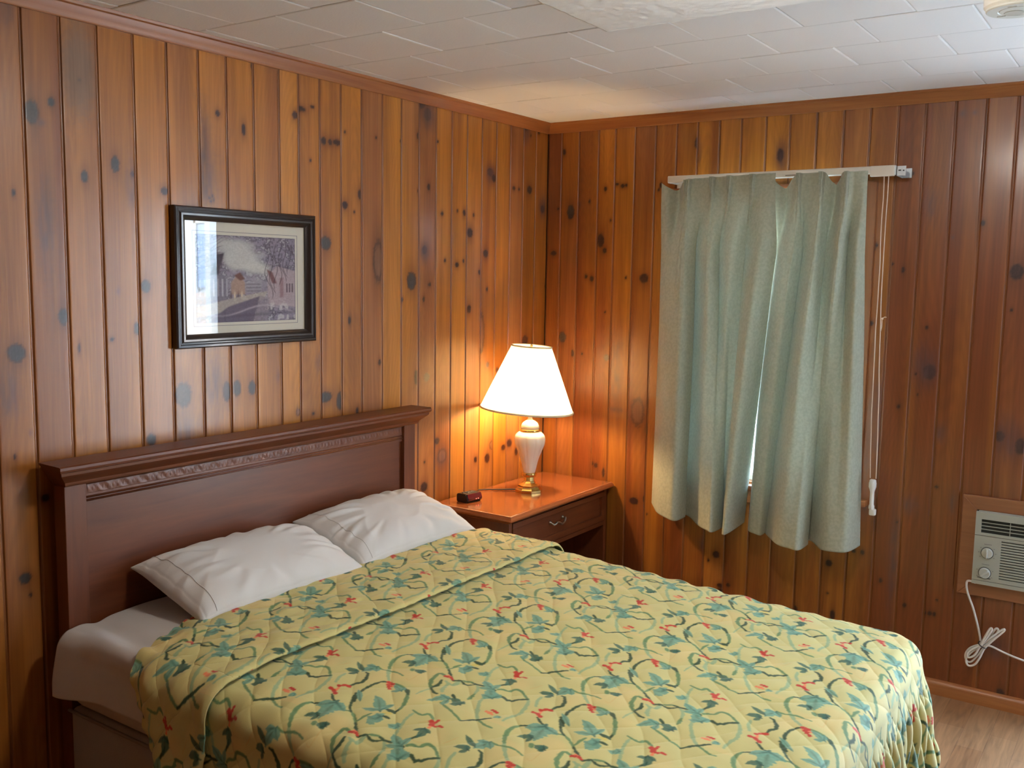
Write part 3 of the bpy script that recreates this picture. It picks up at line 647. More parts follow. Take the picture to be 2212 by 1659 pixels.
# ------------------------------------------------------------------ vine pattern (one repeat of the printed cloth, in millimetres)
LA, LB = .3333, (.4370,-.1250)
PR = .0014
def pattern():
    nu, nv = int(LB[0]/PR)+1, int(LA/PR)+1
    u = np.arange(nu)*LB[0]/nu; v = np.arange(nv)*LA/nv; U, V = np.meshgrid(u, v, indexing='ij')
    base = np.array(lin(202,191,124))
    n1 = vnoise(U*14,V*14,2)[...,None]; n2 = vnoise(U*30,V*30,3)[...,None]
    img = base*(1-.10*n2) ; img = img*(1-.35*sstep(.55,.9,n1))+np.array(lin(224,190,125))*.35*sstep(.55,.9,n1)
    colr = dict(D=lin(50,72,42), M=lin(100,128,82), P=lin(140,166,124), L=lin(108,154,130), N=lin(54,98,76), R=lin(186,52,28), S=lin(226,128,84), O=lin(206,160,92), Y=lin(206,186,96))
    order = 'OPMDLNYSR'; items = []
    for l in PAT.strip().split('\n'):
        k = l.split(); items.append((order.index(k[0]), k[0], float(k[1])*.001*{'O':1.3,'L':1.65,'N':1.75,'R':2.0,'S':1.9,'P':1.7,'Y':1.6}.get(k[0],1.85), np.array([float(x) for x in k[2:]]).reshape(-1,2)*.001))
    extra = []
    for (o_, c, w, p) in items:      # ivy leaves: side lobes leaning away from the main blade
        if c in 'LN' and w > .013:
            base_ = p[-1]; tip = p[0]; d = tip-base_
            for sg in (-1,1):
                a = sg*math.radians(48); R2 = np.array([[math.cos(a),-math.sin(a)],[math.sin(a),math.cos(a)]])
                e = R2 @ d*.62; extra.append((o_, c, w*.72, np.array([base_+e, base_+e*.5+np.array([e[1],-e[0]])*.08*sg, base_+d*.10])))
    items += extra
    items.sort(key=lambda a: a[0])
    wob = (vnoise(U*170,V*170,6)-.5)
    for _, c, w, pts in items:
        if c == 'R' or c == 'S': # berries: a few dabs
            q = np_spline(pts, max(3,len(pts)*2)) if len(pts) > 2 else pts
        else: q = np_spline(pts, len(pts)*4)
        lens = c in 'LN'
        for mm in range(-2,3):
            for nn in range(-3,4):
                sh = np.array([mm*LB[0], mm*LB[1]+nn*LA]); p = q+sh
                pad = w+.004
                if p[:,0].max() < -pad or p[:,0].min() > LB[0]+pad or p[:,1].max() < -pad or p[:,1].min() > LA+pad: continue
                i0 = max(0,int((p[:,0].min()-pad)/LB[0]*nu)); i1 = min(nu,int((p[:,0].max()+pad)/LB[0]*nu)+2)
                j0 = max(0,int((p[:,1].min()-pad)/LA*nv)); j1 = min(nv,int((p[:,1].max()+pad)/LA*nv)+2)
                if i1 <= i0 or j1 <= j0: continue
                uu = U[i0:i1,j0:j1]; vv = V[i0:i1,j0:j1]
                best = np.full(uu.shape, 9.); bt = np.zeros(uu.shape)
                L = np.concatenate([[0],np.cumsum(np.hypot(*(p[1:]-p[:-1]).T))]); Lt = L[-1]+1e-9
                for k in range(len(p)-1):
                    a, b = p[k], p[k+1]; d = b-a; l2 = d@d+1e-12
                    tt = np.clip(((uu-a[0])*d[0]+(vv-a[1])*d[1])/l2, 0, 1)
                    ds = np.hypot(uu-a[0]-tt*d[0], vv-a[1]-tt*d[1])
                    if not lens: ds = ds
                    m = ds < best; best = np.where(m, ds, best); bt = np.where(m, (L[k]+tt*(L[k+1]-L[k]))/Lt, bt)
                wb_ = wob[i0:i1,j0:j1]
                if lens: rad = w*.62*np.sin(PI*np.clip(bt,.03,.97))**.7*(1+.5*wb_)
                elif c in 'RSY': rad = w*.42*(.62+.38*np.abs(np.cos(bt*PI*2.0)))*(1+.7*wb_)
                else: rad = w*.5*(.72+.28*np.sin(bt*PI))*(1+.8*wb_)
                al = (1-sstep(rad-.0012, rad+.0012, best))[...,None]
                cc = np.array(colr[c])
                if lens:
                    k = np.exp(-(best/(w*.16))**2)[...,None]*.65*(.35+bt[...,None]) + .25*wb_[...,None]
                    dk = np.array(lin(44,84,66)) if c == 'L' else np.array(lin(30,52,40))
                    cc = cc*(1-k)+dk*k
                    al = al*.92
                elif c in 'DM':
                    k = (.35*sstep(-.2,.3,wb_+ (best/(rad+1e-6)-.6)*.4))[...,None]
                    cc = cc*(1-k)+cc*1.5*k
                elif c == 'O': al = al*.6
                elif c == 'P': al = al*.85
                im = img[i0:i1,j0:j1]; img[i0:i1,j0:j1] = im*(1-al)+cc*al
    return img
IMG = pattern()
def sample(u, v):
    nu, nv = IMG.shape[:2]
    k = np.floor(u/LB[0]); uu = (u-k*LB[0])/LB[0]*nu; vv = ((v-k*LB[1]) % LA)/LA*nv
    i = np.floor(uu).astype(int); fu = (uu-i)[...,None]; j = np.floor(vv).astype(int) ; fv = (vv-j)[...,None]
    i = np.clip(i,0,nu-1); i2 = np.minimum(i+1, nu-1); j = j % nv; j2 = (j+1) % nv
    return (IMG[i,j]*(1-fu)+IMG[i2,j]*fu)*(1-fv)+(IMG[i,j2]*(1-fu)+IMG[i2,j2]*fu)*fv
def bedspread():
    hw, e0, r = .66, .055, .065
    E = e0+r*PI/2+.43
    xf = 2.030-.115
    def layer(ns, nt, flap):
        s = np.linspace(-(hw+E), hw+E, ns); tau = np.linspace(0, 1, nt); S, TA = np.meshgrid(s, tau)
        xh = .325 + .115*sstep(.42,.76,-S) + .17*sstep(.72,1.0,-S) + .06*sstep(.5,.9,S) + .012*(vnoise(S*5, S*0, 5)-.5)
        fe = .776+.010*(vnoise(S*4,S*0+3,8)-.5)
        T = xh+TA*((fe if flap else xf+E)-xh)
        P, e, over, ang = drape(S, T, hw, xf, -1.845, e0, r, 0, .008, rip=.016, flare=.10, seed=12)
        U = T-1.062; V = (S-1.845)+1.665
        col = sample(U+.19, V+.07) if flap else sample(U, V)
        # quilting: stitched wandering lattice with puffs
        wx = .030*(vnoise(T*5,S*5,20)-.5)*2; wy = .030*(vnoise(T*5,S*5,21)-.5)*2
        a = (T+wx)+(S+wy)*.85; b = (T+wx)-(S+wy)*.85
        q = np.abs(np.sin(PI*a/.115)*np.sin(PI*b/.115))**.42
        foot = sstep(.02,.12,over)*sstep(.5,1.1,ang)
        top = 1-sstep(.0,.12,over)
        q2 = np.abs(np.sin(PI*(S/.062+T/.20+wx*14))*np.sin(PI*(S/.062-T/.20+wy*14)))**.5*(.65+.7*vnoise(S*11,T*9,33))
        cn = np.exp(-((np.abs(S)-.80)/.16)**2)
        pk = .0035*np.clip(np.sin(PI*(T+wx*.6)/.052)+.35*(vnoise(T*30,S*12,14)-.3), -1, 1)*cn*(1-sstep(1.75,1.95,T))
        hq = q*(.0042*top+.014*(1-top)*(1-foot)) + foot*(q2*.022) + pk
        hq += .006*(vnoise(S*4,T*4,17)-.5)
        hq += .0055*sstep(.80,.70,T)*(vnoise(S*13,T*26,15)+.6*vnoise(S*30,T*60,16)-.8)*top
        headp = np.exp(-((T-xh)/.045)**2); hq += headp*.004*np.sin(S*2*PI/.055+vnoise(S*9,T,18)*4)
        if flap:
            hq += .004+.013*sstep(0,.25,TA) - .004*np.exp(-((T-fe)/.006)**2)
        P = displace(P, hq)
        return P, col
    P, col = layer(1180, 1080, False)
    o = grid('bedspread', P, M_spread, col=np.clip(col,0,1))
    tag(o, 'quilted yellow bedspread printed with green ivy vines and red berries', 'bedspread')
    P, col = layer(1180, 260, True)
    g = grid('turned_back_layer', P, M_spread, col=np.clip(col,0,1), thick=.005); g.parent = o
M_spread = vcolmat('printed_cotton', rough=.75, sheen=.15, bump=.12, bscale=600)
bedspread()
# ------------------------------------------------------------------ pillows
def pillow(label, cx, cy, cz, W, D, TH, tilt, yaw, seed, lean=0):
    n = 150
    def side(sgn):
        u = np.linspace(-1,1,n); v = np.linspace(-1,1,int(n*.75)); Uu, Vv = np.meshgrid(u, v)
        # denser towards edges
        Uu = np.sin(Uu*PI/2*.92)/math.sin(PI/2*.92); Vv = np.sin(Vv*PI/2*.92)/math.sin(PI/2*.92)
        body = np.clip((1-np.abs(Uu)**3.2),0,1)**.50*np.clip((1-np.abs(Vv)**2.8),0,1)**.50
        x = D*Vv*(1-.055*(1-Uu**2)*0-.06*(1-Uu**2)*Vv**4*0) * (1+.045*np.abs(Uu)**6) ; y = W*Uu*(1+.035*np.abs(Vv)**6)
        hem = np.maximum(np.abs(Uu),np.abs(Vv))
        r_ = np.hypot(Uu*1.15,Vv); a_ = np.arctan2(Vv,Uu)
        wr = (.0046*np.sin(a_*17+5*vnoise(a_*3,r_*2,seed))*sstep(.45,.9,r_)*(1-sstep(.96,1.0,hem))*vnoise(a_*4+9,r_*2,seed+1)*1.6
              + .006*(vnoise(Uu*3+Vv*1.5,Vv*4-Uu,seed+2)-.5) + .0032*(1-np.abs(2*vnoise(Uu*3.2+2*Vv,Vv*1.2-Uu*1.6,seed+3)-1))**3)
        hh = body*(TH if sgn > 0 else TH*.45)
        z = sgn*(hh+.002)+wr*(body**.5)*(1 if sgn > 0 else .4)
        hs = np.exp(-((hem-.955)/.012)**2)*.0022*sgn; z = z-hs*0.6
        return np.stack([x,y,z],-1)
    R_ = np.array(Matrix.Rotation(yaw,3,'Z') @ Matrix.Rotation(tilt,3,'Y'))
    t = thing('pillow', label, 'pillow', (cx,cy,cz), 'white pillows on the bed')
    me_o = []
    for sgn in (1,-1):
        P = side(sgn); P = P @ R_.T
        P[...,2] = P[...,2] + 0
        P = P+np.array([cx,cy,cz])
        if sgn < 0: # rests on the spread and the sheet
            P[...,2] = np.maximum(P[...,2], np.where(P[...,0] > .36, .668, .650)) if lean else P[...,2]
        me_o.append(P)
    A, B = me_o
    # joined as one closed case
    r, c = A.shape[:2]
    full = np.concatenate([A.reshape(-1,3), B.reshape(-1,3)])
    idx = np.arange(r*c).reshape(r,c)
    q1 = np.stack([idx[:-1,:-1],idx[:-1,1:],idx[1:,1:],idx[1:,:-1]],-1).reshape(-1,4); q2 = q1[:,::-1]+r*c
    bd = np.concatenate([idx[0,:],idx[1:,-1],idx[-1,-2::-1],idx[-2:0:-1,0]]); b2 = np.roll(bd,-1)
    q3 = np.stack([bd, bd+r*c, b2+r*c, b2], -1)
    q = np.concatenate([q1,q2,q3])
    me = bpy.data.meshes.new('pillowcase'); V = full-np.array([cx,cy,cz])
    me.from_pydata(V.tolist(), [], q.tolist()); me.update()
    bm = bmesh.new(); bm.from_mesh(me); bmesh.ops.recalc_face_normals(bm, faces=bm.faces); bm.to_mesh(me); bm.free()
    o = link('pillowcase', me, M_white, t, smooth=True)
    # stitched hem line near the open end
    bm = bmesh.new()
    P = A; k = int(c*.16); pts = [P[i,k]+np.array([0,0,.0006]) for i in range(8, r-8, 2)]
    tube(bm, [tuple(p) for p in pts], .0011, 5)
    finish(bm, 'hem_seam', mat('hem_shadow',(.58,.555,.52),.9), t)
pillow('white pillow nearest the camera, on the left side of the bed', .270,-2.058,.712, .306,.168,.078, math.radians(16), math.radians(-2), 31)
pillow('white pillow beside the nightstand, on the far side of the bed', .262,-1.435,.716, .296,.168,.080, math.radians(17), math.radians(-1), 47)
# ------------------------------------------------------------------ nightstand
def nightstand():
    X0, X1, Y0, Y1, ZT = .012,.415,-.875,-.016,.66
    t = thing('nightstand', 'cherry nightstand with one wide drawer, wedged into the corner of the room', 'nightstand', ((X0+X1)/2,(Y0+Y1)/2,0))
    # moulded top: ogee edge on three sides
    pr = [(.030,.622),(.026,.626),(.018,.629),(.012,.633),(.004,.636),(.0,.641),(.0,.647),(.003,.652),(.0045,.6535),(.006,.6535),(.009,.6585),(.014,ZT)]
    bm = bmesh.new(); rings = []
    for i_, z in pr:
        rings.append([bm.verts.new(p) for p in ((X0+i_*.0,Y0+i_,z),(X1-i_,Y0+i_,z),(X1-i_,Y1-i_*.3,z),(X0+i_*.0,Y1-i_*.3,z))])
    for a, b in zip(rings[:-1], rings[1:]):
        for k in range(4): bm.faces.new((a[k],a[(k+1)%4],b[(k+1)%4],b[k]))
    bm.faces.new(rings[0][::-1]); bm.faces.new(rings[-1])
    finish(bm, 'tabletop', M_nstop, t)
    xa, xb, ya, yb = X0+.004, X1-.032, Y0+.032, Y1-.012
    for (a,b) in ((ya,ya+.02),(yb-.02,yb)):
        bm = bmesh.new(); box(bm, (xa,a,0), (xb,b,.624), .001); finish(bm, 'side_panel', M_cherryZ, t)
    bm = bmesh.new(); box(bm, (xa,ya+.02,.05), (xa+.008,yb-.02,.62)); finish(bm, 'back_panel', M_cherryZ, t)
    bm = bmesh.new(); box(bm, (xa+.008,ya+.02,.455), (xb,yb-.02,.475), .001); finish(bm, 'bottom_rail', M_cherryY, t)
    bm = bmesh.new(); box(bm, (xa+.008,ya+.02,.10), (xb-.004,yb-.02,.118), .001); finish(bm, 'shelf', M_cherryY, t)
    # drawer with a framed, recessed front
    dr = bpy.data.objects.new('drawer', None); C.objects.link(dr); dr.parent = t; dr.location = (0,0,0)
    y0, y1, z0, z1 = ya+.024, yb-.024, .478, .618; f = .028
    bm = bmesh.new()
    box(bm, (xb-.018,y0,z0), (xb+.004,y1,z0+f), .002); box(bm, (xb-.018,y0,z1-f*.8), (xb+.004,y1,z1), .002)
    box(bm, (xb-.018,y0,z0+f), (xb+.004,y0+f,z1-f*.8), .001); box(bm, (xb-.018,y1-f,z0+f), (xb+.004,y1,z1-f*.8), .001)
    finish(bm, 'drawer_frame', M_cherryY, dr)
    bm = bmesh.new(); box(bm, (xb-.018,y0+f,z0+f), (xb-.006,y1-f,z1-f*.8)); box(bm, (xb-.30,y0+.01,z0+.01), (xb-.018,y1-.01,z0+.10)); finish(bm, 'drawer_front_panel', M_cherryY, dr)
    bm = bmesh.new(); cy = -.468; x = xb-.006; z = .557
    pts = [(x,cy-.052,z+.004),(x+.010,cy-.051,z+.002),(x+.018,cy-.048,z-.004),(x+.021,cy-.038,z-.001),(x+.022,cy-.026,z+.004),(x+.023,cy-.012,z+.001),(x+.024,cy,z-.006),(x+.023,cy+.012,z-.010),(x+.022,cy+.026,z-.008),(x+.021,cy+.038,z-.001),(x+.018,cy+.048,z+.010),(x+.010,cy+.051,z+.008),(x,cy+.052,z+.008)]
    sp = spline(pts, 5); tube(bm, sp, [.0034+.0018*math.sin(PI*i/len(sp)) for i in range(len(sp))], 10)
    for yy, zz in ((cy-.052,z+.004),(cy+.052,z+.008)):
        vs = lathe(bm, [(.009,0),(.009,.002),(.005,.006),(.003,.010)], 0, 0, 16); bmesh.ops.transform(bm, matrix=Matrix.Translation((x,yy,zz)) @ Matrix.Rotation(PI/2,4,'Y'), verts=vs)
    finish(bm, 'handle', M_pewter, dr, smooth=True)
nightstand()
# ------------------------------------------------------------------ table lamp
LX, LY, LZ = .205,-.43,.661
def lamp():
    t = thing('table_lamp', 'lit table lamp with white cone shade, ivory ginger-jar body and brass foot', 'lamp', (LX,LY,LZ))
    bm = bmesh.new()
    lathe(bm, [(.0,LZ),(.062,LZ),(.0625,LZ+.010),(.060,LZ+.013)], LX, LY, 64, sq=8)
    lathe(bm, [(.060,LZ+.012),(.052,LZ+.019),(.049,LZ+.024),(.050,LZ+.030),(.044,LZ+.034),(.036,LZ+.040)], LX, LY, 64, sq=8)
    lathe(bm, [(.036,LZ+.038),(.029,LZ+.043),(.024,LZ+.050),(.023,LZ+.066),(.026,LZ+.070)], LX, LY, 64, sq=8)
    lathe(bm, [(.026,LZ+.068),(.034,LZ+.073),(.036,LZ+.079),(.034,LZ+.085),(.026,LZ+.088)], LX, LY, 48)
    finish(bm, 'brass_base', M_brass, t, auto=25)
    bm = bmesh.new(); q = np_spline([(.026,.086),(.030,.100),(.041,.145),(.056,.185),(.068,.215),(.071,.238),(.066,.256),(.054,.268),(.044,.272),(.040,.274)], 50)
    rings = []
    for rr, zz in q:
        w = math.sin(PI*min(1,max(0,(zz-.09)/.185)))**.5
        rings.append([bm.verts.new((LX+rr*(1-.045*w*(1-abs(math.sin(5*a))**.7))*math.cos(a), LY+rr*(1-.045*w*(1-abs(math.sin(5*a))**.7))*math.sin(a), LZ+zz)) for a in [2*PI*k/120 for k in range(120)]])
    for a, b in zip(rings[:-1], rings[1:]):
        for k in range(120): bm.faces.new((a[k],a[(k+1)%120],b[(k+1)%120],b[k]))
    bm.faces.new(rings[0][::-1]); bm.faces.new(rings[-1])
    finish(bm, 'lamp_body', M_ceramic, t, smooth=True)
    bm = bmesh.new(); lathe(bm, [(.040,LZ+.272),(.044,LZ+.276),(.044,LZ+.281),(.041,LZ+.284)], LX, LY, 48); finish(bm, 'brass_ring', M_brass, t, auto=30)
    bm = bmesh.new(); lathe(bm, [(.040,LZ+.283),(.042,LZ+.289),(.040,LZ+.300),(.034,LZ+.312),(.022,LZ+.321),(.012,LZ+.326),(.010,LZ+.332),(.010,LZ+.345)], LX, LY, 48); finish(bm, 'lamp_cap', M_ceramic, t, smooth=True)
    # socket, harp, finial
    bm = bmesh.new(); lathe(bm, [(.008,LZ+.344),(.016,LZ+.352),(.017,LZ+.395),(.014,LZ+.40)], LX, LY, 24)
    hp = [(LX,LY-.020,LZ+.35),(LX,LY-.045,LZ+.40),(LX,LY-.055,LZ+.49),(LX,LY-.045,LZ+.58),(LX,LY-.015,LZ+.635),(LX,LY,LZ+.642),(LX,LY+.015,LZ+.635),(LX,LY+.045,LZ+.58),(LX,LY+.055,LZ+.49),(LX,LY+.045,LZ+.40),(LX,LY+.020,LZ+.35)]
    tube(bm, spline(hp,6), .0022, 6); lathe(bm, [(.0,LZ+.640),(.006,LZ+.644),(.004,LZ+.652),(.007,LZ+.658),(.0,LZ+.666)], LX, LY, 16)
    finish(bm, 'harp', M_brass, t, smooth=True)
    bm = bmesh.new(); bmesh.ops.create_icosphere(bm, subdivisions=3, radius=.028, matrix=Matrix.Translation((LX,LY,LZ+.455))); lathe(bm, [(.013,LZ+.398),(.014,LZ+.425),(.022,LZ+.438)], LX, LY, 20)
    bulb = finish(bm, 'light_bulb', mat('lit_bulb',(1,1,1),.4,emis=(1,.67,.33),estr=BULB), t, smooth=True)
    # shade: slightly crooked cone with rolled rims
    Rm = Matrix.Translation((LX,LY,LZ+.64)) @ Matrix.Rotation(math.radians(3.6),4,Vector((-.565,.825,0))) @ Matrix.Translation((-LX,-LY,-LZ-.64))
    bm = bmesh.new(); seg = 96; za, zb = LZ+.372, LZ+.655; ra, rb = .208,.089
    lathe(bm, [(ra,za),(ra+(rb-ra)*.25,za+(zb-za)*.25),(ra+(rb-ra)*.5,(za+zb)/2),(ra+(rb-ra)*.75,za+(zb-za)*.75),(rb,zb)], LX, LY, seg)
    for f in list(bm.faces):
        if len(f.verts) > 4: bm.faces.remove(f)
    bmesh.ops.transform(bm, matrix=Rm, verts=bm.verts)
    ms, nt, b = newmat('lamp_shade_cloth')
    N = nt.nodes; N.remove(b); df = N.new('ShaderNodeBsdfDiffuse'); tr = N.new('ShaderNodeBsdfTranslucent'); mx = N.new('ShaderNodeMixShader')
    df.inputs[0].default_value = (.86,.80,.70,1); tr.inputs[0].default_value = (.90,.80,.62,1); mx.inputs[0].default_value = .5
    nt.links.new(df.outputs[0], mx.inputs[1]); nt.links.new(tr.outputs[0], mx.inputs[2]); nt.links.new(mx.outputs[0], N['Material Output'].inputs[0])
    sh = finish(bm, 'lamp_shade', ms, t, smooth=True)
    mbind = mat('shade_binding',(.80,.68,.48),.7)
    for rr, zz, w in ((ra,za,.0042),(rb,zb,.0035)):
        bm = bmesh.new(); tube(bm, [(LX+rr*math.cos(a),LY+rr*math.sin(a),zz) for a in [2*PI*k/96 for k in range(97)]], w, 8, cap=False)
        bmesh.ops.transform(bm, matrix=Rm, verts=bm.verts)
        finish(bm, 'shade_trim', mbind, t, smooth=True)
    bm = bmesh.new(); tube(bm, spline([(LX-.055,LY-.02,LZ+.004),(LX-.10,LY-.06,LZ+.004),(LX-.15,LY-.10,LZ+.004),(LX-.186,LY-.135,LZ+.003)],8), .0028, 8)
    finish(bm, 'power_cord', M_black, t, smooth=True)
BULB = 640.
lamp()
# ------------------------------------------------------------------ clock radio
def clock():
    t = thing('alarm_clock', 'small black alarm clock with dark red display, on the nightstand', 'clock', (.105,-.745,.6605))
    bm = bmesh.new()
    pr = [(-.032,.003),(-.028,.0),(.026,.0),(.036,.010),(.036,.018),(.028,.036),(.022,.0385),(-.026,.036),(-.034,.030)]
    vs = prism(bm, pr, 1, -.046, .046); finish_m = Matrix.Translation((.105,-.745,.6605)) @ Matrix.Rotation(math.radians(-7),4,'Z')
    bmesh.ops.bevel(bm, geom=[e for e in bm.edges], offset=.003, segments=2, affect='EDGES')
    bmesh.ops.transform(bm, matrix=finish_m, verts=bm.verts); finish(bm, 'clock_case', M_black, t, auto=40)
    bm = bmesh.new(); pr = [(.0262,.0035),(.0372,.0105),(.0374,.0180),(.0288,.0365),(.026,.0365),(.026,.0035)]
    prism(bm, pr, 1, -.041, .041); bmesh.ops.transform(bm, matrix=finish_m, verts=bm.verts)
    finish(bm, 'clock_display', mat('dark_red_lens',(.10,.004,.010),.06,coat=1), t)
    bm = bmesh.new()
    # faint glowing marks; not readable in the photograph
    for cy, w_ in ((-.003,.0045),(.010,.0060)): box(bm, (0,cy-w_/2,-.0014), (.0006,cy+w_/2,.0016), .0006)
    bmesh.ops.transform(bm, matrix=finish_m @ Matrix.Translation((.0373,.008,.0145)), verts=bm.verts)
    finish(bm, 'clock_digits', mat('lit_digits',(.6,.1,.08),.5,emis=(1,.18,.12),estr=3), t)
    bm = bmesh.new()
    for y in (-.028,-.014,.0,.018): box(bm, (-.012,y-.005,.0385-.003), (-.004,y+.005,.0405), .001)
    box(bm, (.004,-.022,.0385-.003), (.014,.022,.0408), .001)
    bmesh.ops.transform(bm, matrix=finish_m, verts=bm.verts); finish(bm, 'clock_buttons', mat('grey_button',(.10,.09,.08),.4), t)
clock()
# ------------------------------------------------------------------ framed print on the left wall
def picture():
    y0, y1, z0, z1 = -2.142,-1.557,1.384,1.824
    t = thing('framed_print', 'black framed print of a misty old street with a cream mat, on the left wall', 'picture', (.0,(y0+y1)/2,(z0+z1)/2))
    fw = .043
    pr = [(0,.002),(0,.022),(.004,.027),(.010,.028),(.014,.024),(.017,.0245),(.022,.029),(.028,.029),(.032,.023),(.037,.019),(.043,.016),(.043,.002)]  # (inset, depth)
    bm = bmesh.new(); rings = []
    for i_, d in pr:
        rings.append([bm.verts.new((d,y,z)) for y, z in ((y0+i_,z0+i_),(y1-i_,z0+i_),(y1-i_,z1-i_),(y0+i_,z1-i_))])
    for a, b in zip(rings, rings[1:]+rings[:1]):
        for k in range(4): bm.faces.new((a[k],a[(k+1)%4],b[(k+1)%4],b[k]))
    finish(bm, 'picture_frame', M_frame, t, auto=30)
    ay, by, az, bz = y0+fw-.004, y1-fw+.004, z0+fw-.004, z1-fw+.004
    bm = bmesh.new(); box(bm, (.004,ay,az), (.0085,by,bz)); finish(bm, 'mat_board', M_mat, t)
    # print area
    py0, py1, pz0, pz1 = y0+fw+.042, y1-fw-.042, z0+fw+.034, z1-fw-.040
    bm = bmesh.new()
    for i_, w in ((.011,.0016),):
        a, b, c, d = py0-i_, py1+i_, pz0-i_, pz1+i_
        box(bm, (.0085,a,c), (.0089,b,c+w)); box(bm, (.0085,a,d-w), (.0089,b,d)); box(bm, (.0085,a,c), (.0089,a+w,d)); box(bm, (.0085,b-w,c), (.0089,b,d))
    finish(bm, 'mat_line', M_matline, t)
    n = 300; y = np.linspace(py0,py1,n); z = np.linspace(pz0,pz1,int(n*.8)); Y, Z = np.meshgrid(y, z)
    u = (Y-py0)/(py1-py0); v = 1-(Z-pz0)/(pz1-pz0)     # u right, v down, 0..1
    def cl(*c): return np.array(lin(*c))
    img = np.ones(u.shape+(3,))*cl(140,134,150)
    def mixc(m, c): 
        nonlocal img
        m = np.clip(m,0,1)[...,None]; img = img*(1-m)+c*m
    # leafy masses
    lf = vnoise(u*26,v*22,1)*.5+vnoise(u*60,v*55,2)*.5
    mixc(sstep(.40,.62,lf)*.8, cl(88,84,100)); mixc(sstep(.62,.75,lf)*.7, cl(185,182,190))
    # pale sky opening, slanting
    d = np.hypot((u-.44)/.26, (v-.20-.35*(u-.30))/.20); mixc((1-sstep(.55,1.15,d+.5*(vnoise(u*9,v*9,3)-.5))), cl(192,192,190))
    mixc((1-sstep(.2,.7,np.hypot((u-.58)/.30,(v-.36)/.14)))*.6, cl(205,205,198))
    # misty far trees
    mixc(np.exp(-((u-.45)/.3)**2-((v-.52)/.07)**2)*.6*(.4+vnoise(u*30,v*30,4)), cl(168,166,176))
    # left houses: dark gable and row of windows
    def quad(pts, soft=.012):
        m = np.ones(u.shape); k = len(pts)
        for i in range(k):
            (ax,ay_),(bx,by_) = pts[i], pts[(i+1)%k]; nx, ny = ay_-by_, bx-ax; L = math.hypot(nx,ny)
            s = ((u-ax)*nx+(v-ay_)*ny)/L; m *= sstep(-soft,soft,s)
        return m
    mixc(quad([(0,.42),(.18,.36),(.30,.52),(.30,.74),(0,.80)])*.8, cl(120,116,132))
    mixc(quad([(.20,.22),(.27,.20),(.21,.45),(.13,.46)]), cl(62,58,72)); mixc(quad([(.10,.24),(.22,.20),(.16,.40),(.10,.36)])*.5, cl(92,86,100))
    for k in range(7): mixc(quad([(.03+.042*k,.50),(.045+.042*k,.50),(.045+.042*k,.70),(.03+.042*k,.70)],.006)*(.8 if k%2 else .5), cl(196,194,204))
    # little warm-lit cottage and figures at centre
    mixc(quad([(.33,.54),(.40,.44),(.47,.54),(.47,.68),(.33,.68)]), cl(168,142,130)); mixc(quad([(.36,.46),(.42,.42),(.47,.50),(.42,.52)]), cl(110,78,72))
    for k in range(4): mixc(np.exp(-((u-.33-.035*k)/.010)**2-((v-.70)/.05)**2), cl(214,196,170) if k%2 else cl(96,84,92))
    mixc(quad([(.47,.55),(.64,.50),(.64,.66),(.47,.66)])*.7, cl(158,154,164)); 
    for k in range(3): mixc(np.exp(-((v-.56-.04*k)/.008)**2)*quad([(.48,.5),(.63,.5),(.63,.68),(.48,.68)])*.7, cl(104,100,112))
    # right houses
    mixc(quad([(.70,.46),(.80,.34),(1,.40),(1,.84),(.70,.80)])*.85, cl(176,160,166)); mixc(quad([(.69,.38),(.75,.41),(.80,.55),(.75,.55)]), cl(118,88,92))
    mixc(quad([(.83,.48),(.87,.48),(.87,.72),(.83,.72)])*.8, cl(140,112,120))
    for k in range(3): mixc(quad([(.90+.03*k,.55),(.915+.03*k,.55),(.915+.03*k,.66),(.90+.03*k,.66)],.006), cl(98,86,98))
    # road, banks
    mixc(quad([(0,.82),(.35,.72),(.70,.64),(.66,.74),(.2,.90),(0,.94)])*.8, cl(176,168,160))
    mixc(quad([(.10,1),(.30,.82),(.62,.70),(.55,1)]), cl(104,98,116)); mixc(quad([(.55,1),(.62,.70),(.72,.72),(.70,1)])*.7, cl(140,132,142))
    mixc(np.exp(-((v-.87-.06*np.sin(u*7))/.012)**2)*sstep(.0,.2,u)*.6, cl(182,172,182)); mixc(np.exp(-((v-.95+.05*u)/.02)**2)*.5, cl(82,76,94))
    mixc(sstep(.5,.7,vnoise(u*40,v*18,8))*quad([(.70,.78),(1,.80),(1,1),(.70,1)])*.7, cl(196,190,192))
    # bare branches
    for k in range(9):
        x0 = .98-.03*k; mm = np.exp(-((u-x0-.10*(v-.1*k)+.03*np.sin(v*14+k))/.004)**2)*sstep(.05,.1,v)*(1-sstep(.3+.05*k,.35+.05*k,v)); mixc(mm*.8, cl(66,60,74))
        mm = np.exp(-((v-.10-.03*k+.5*(u-.05*k)**1+.02*np.sin(u*22+k))/.005)**2)*(1-sstep(.22,.3,u)); mixc(mm*.6, cl(80,72,88))
    ed = np.minimum(np.minimum(u,1-u),np.minimum(v,1-v)); mixc((1-sstep(0,.012,ed))*.5, cl(70,66,84))
    img = img*(.9+.2*vnoise(u*90,v*90,9)[...,None])
    g = grid('street_print', np.stack([np.full(u.shape,.0092), Y, Z], -1), vcolmat('ink_print', rough=.7), t, col=img, smooth=False)
    m, nt, b = newmat('picture_glass'); N = nt.nodes; N.remove(b)
    tr = N.new('ShaderNodeBsdfTransparent'); gl = N.new('ShaderNodeBsdfGlossy'); gl.inputs['Roughness'].default_value = .0
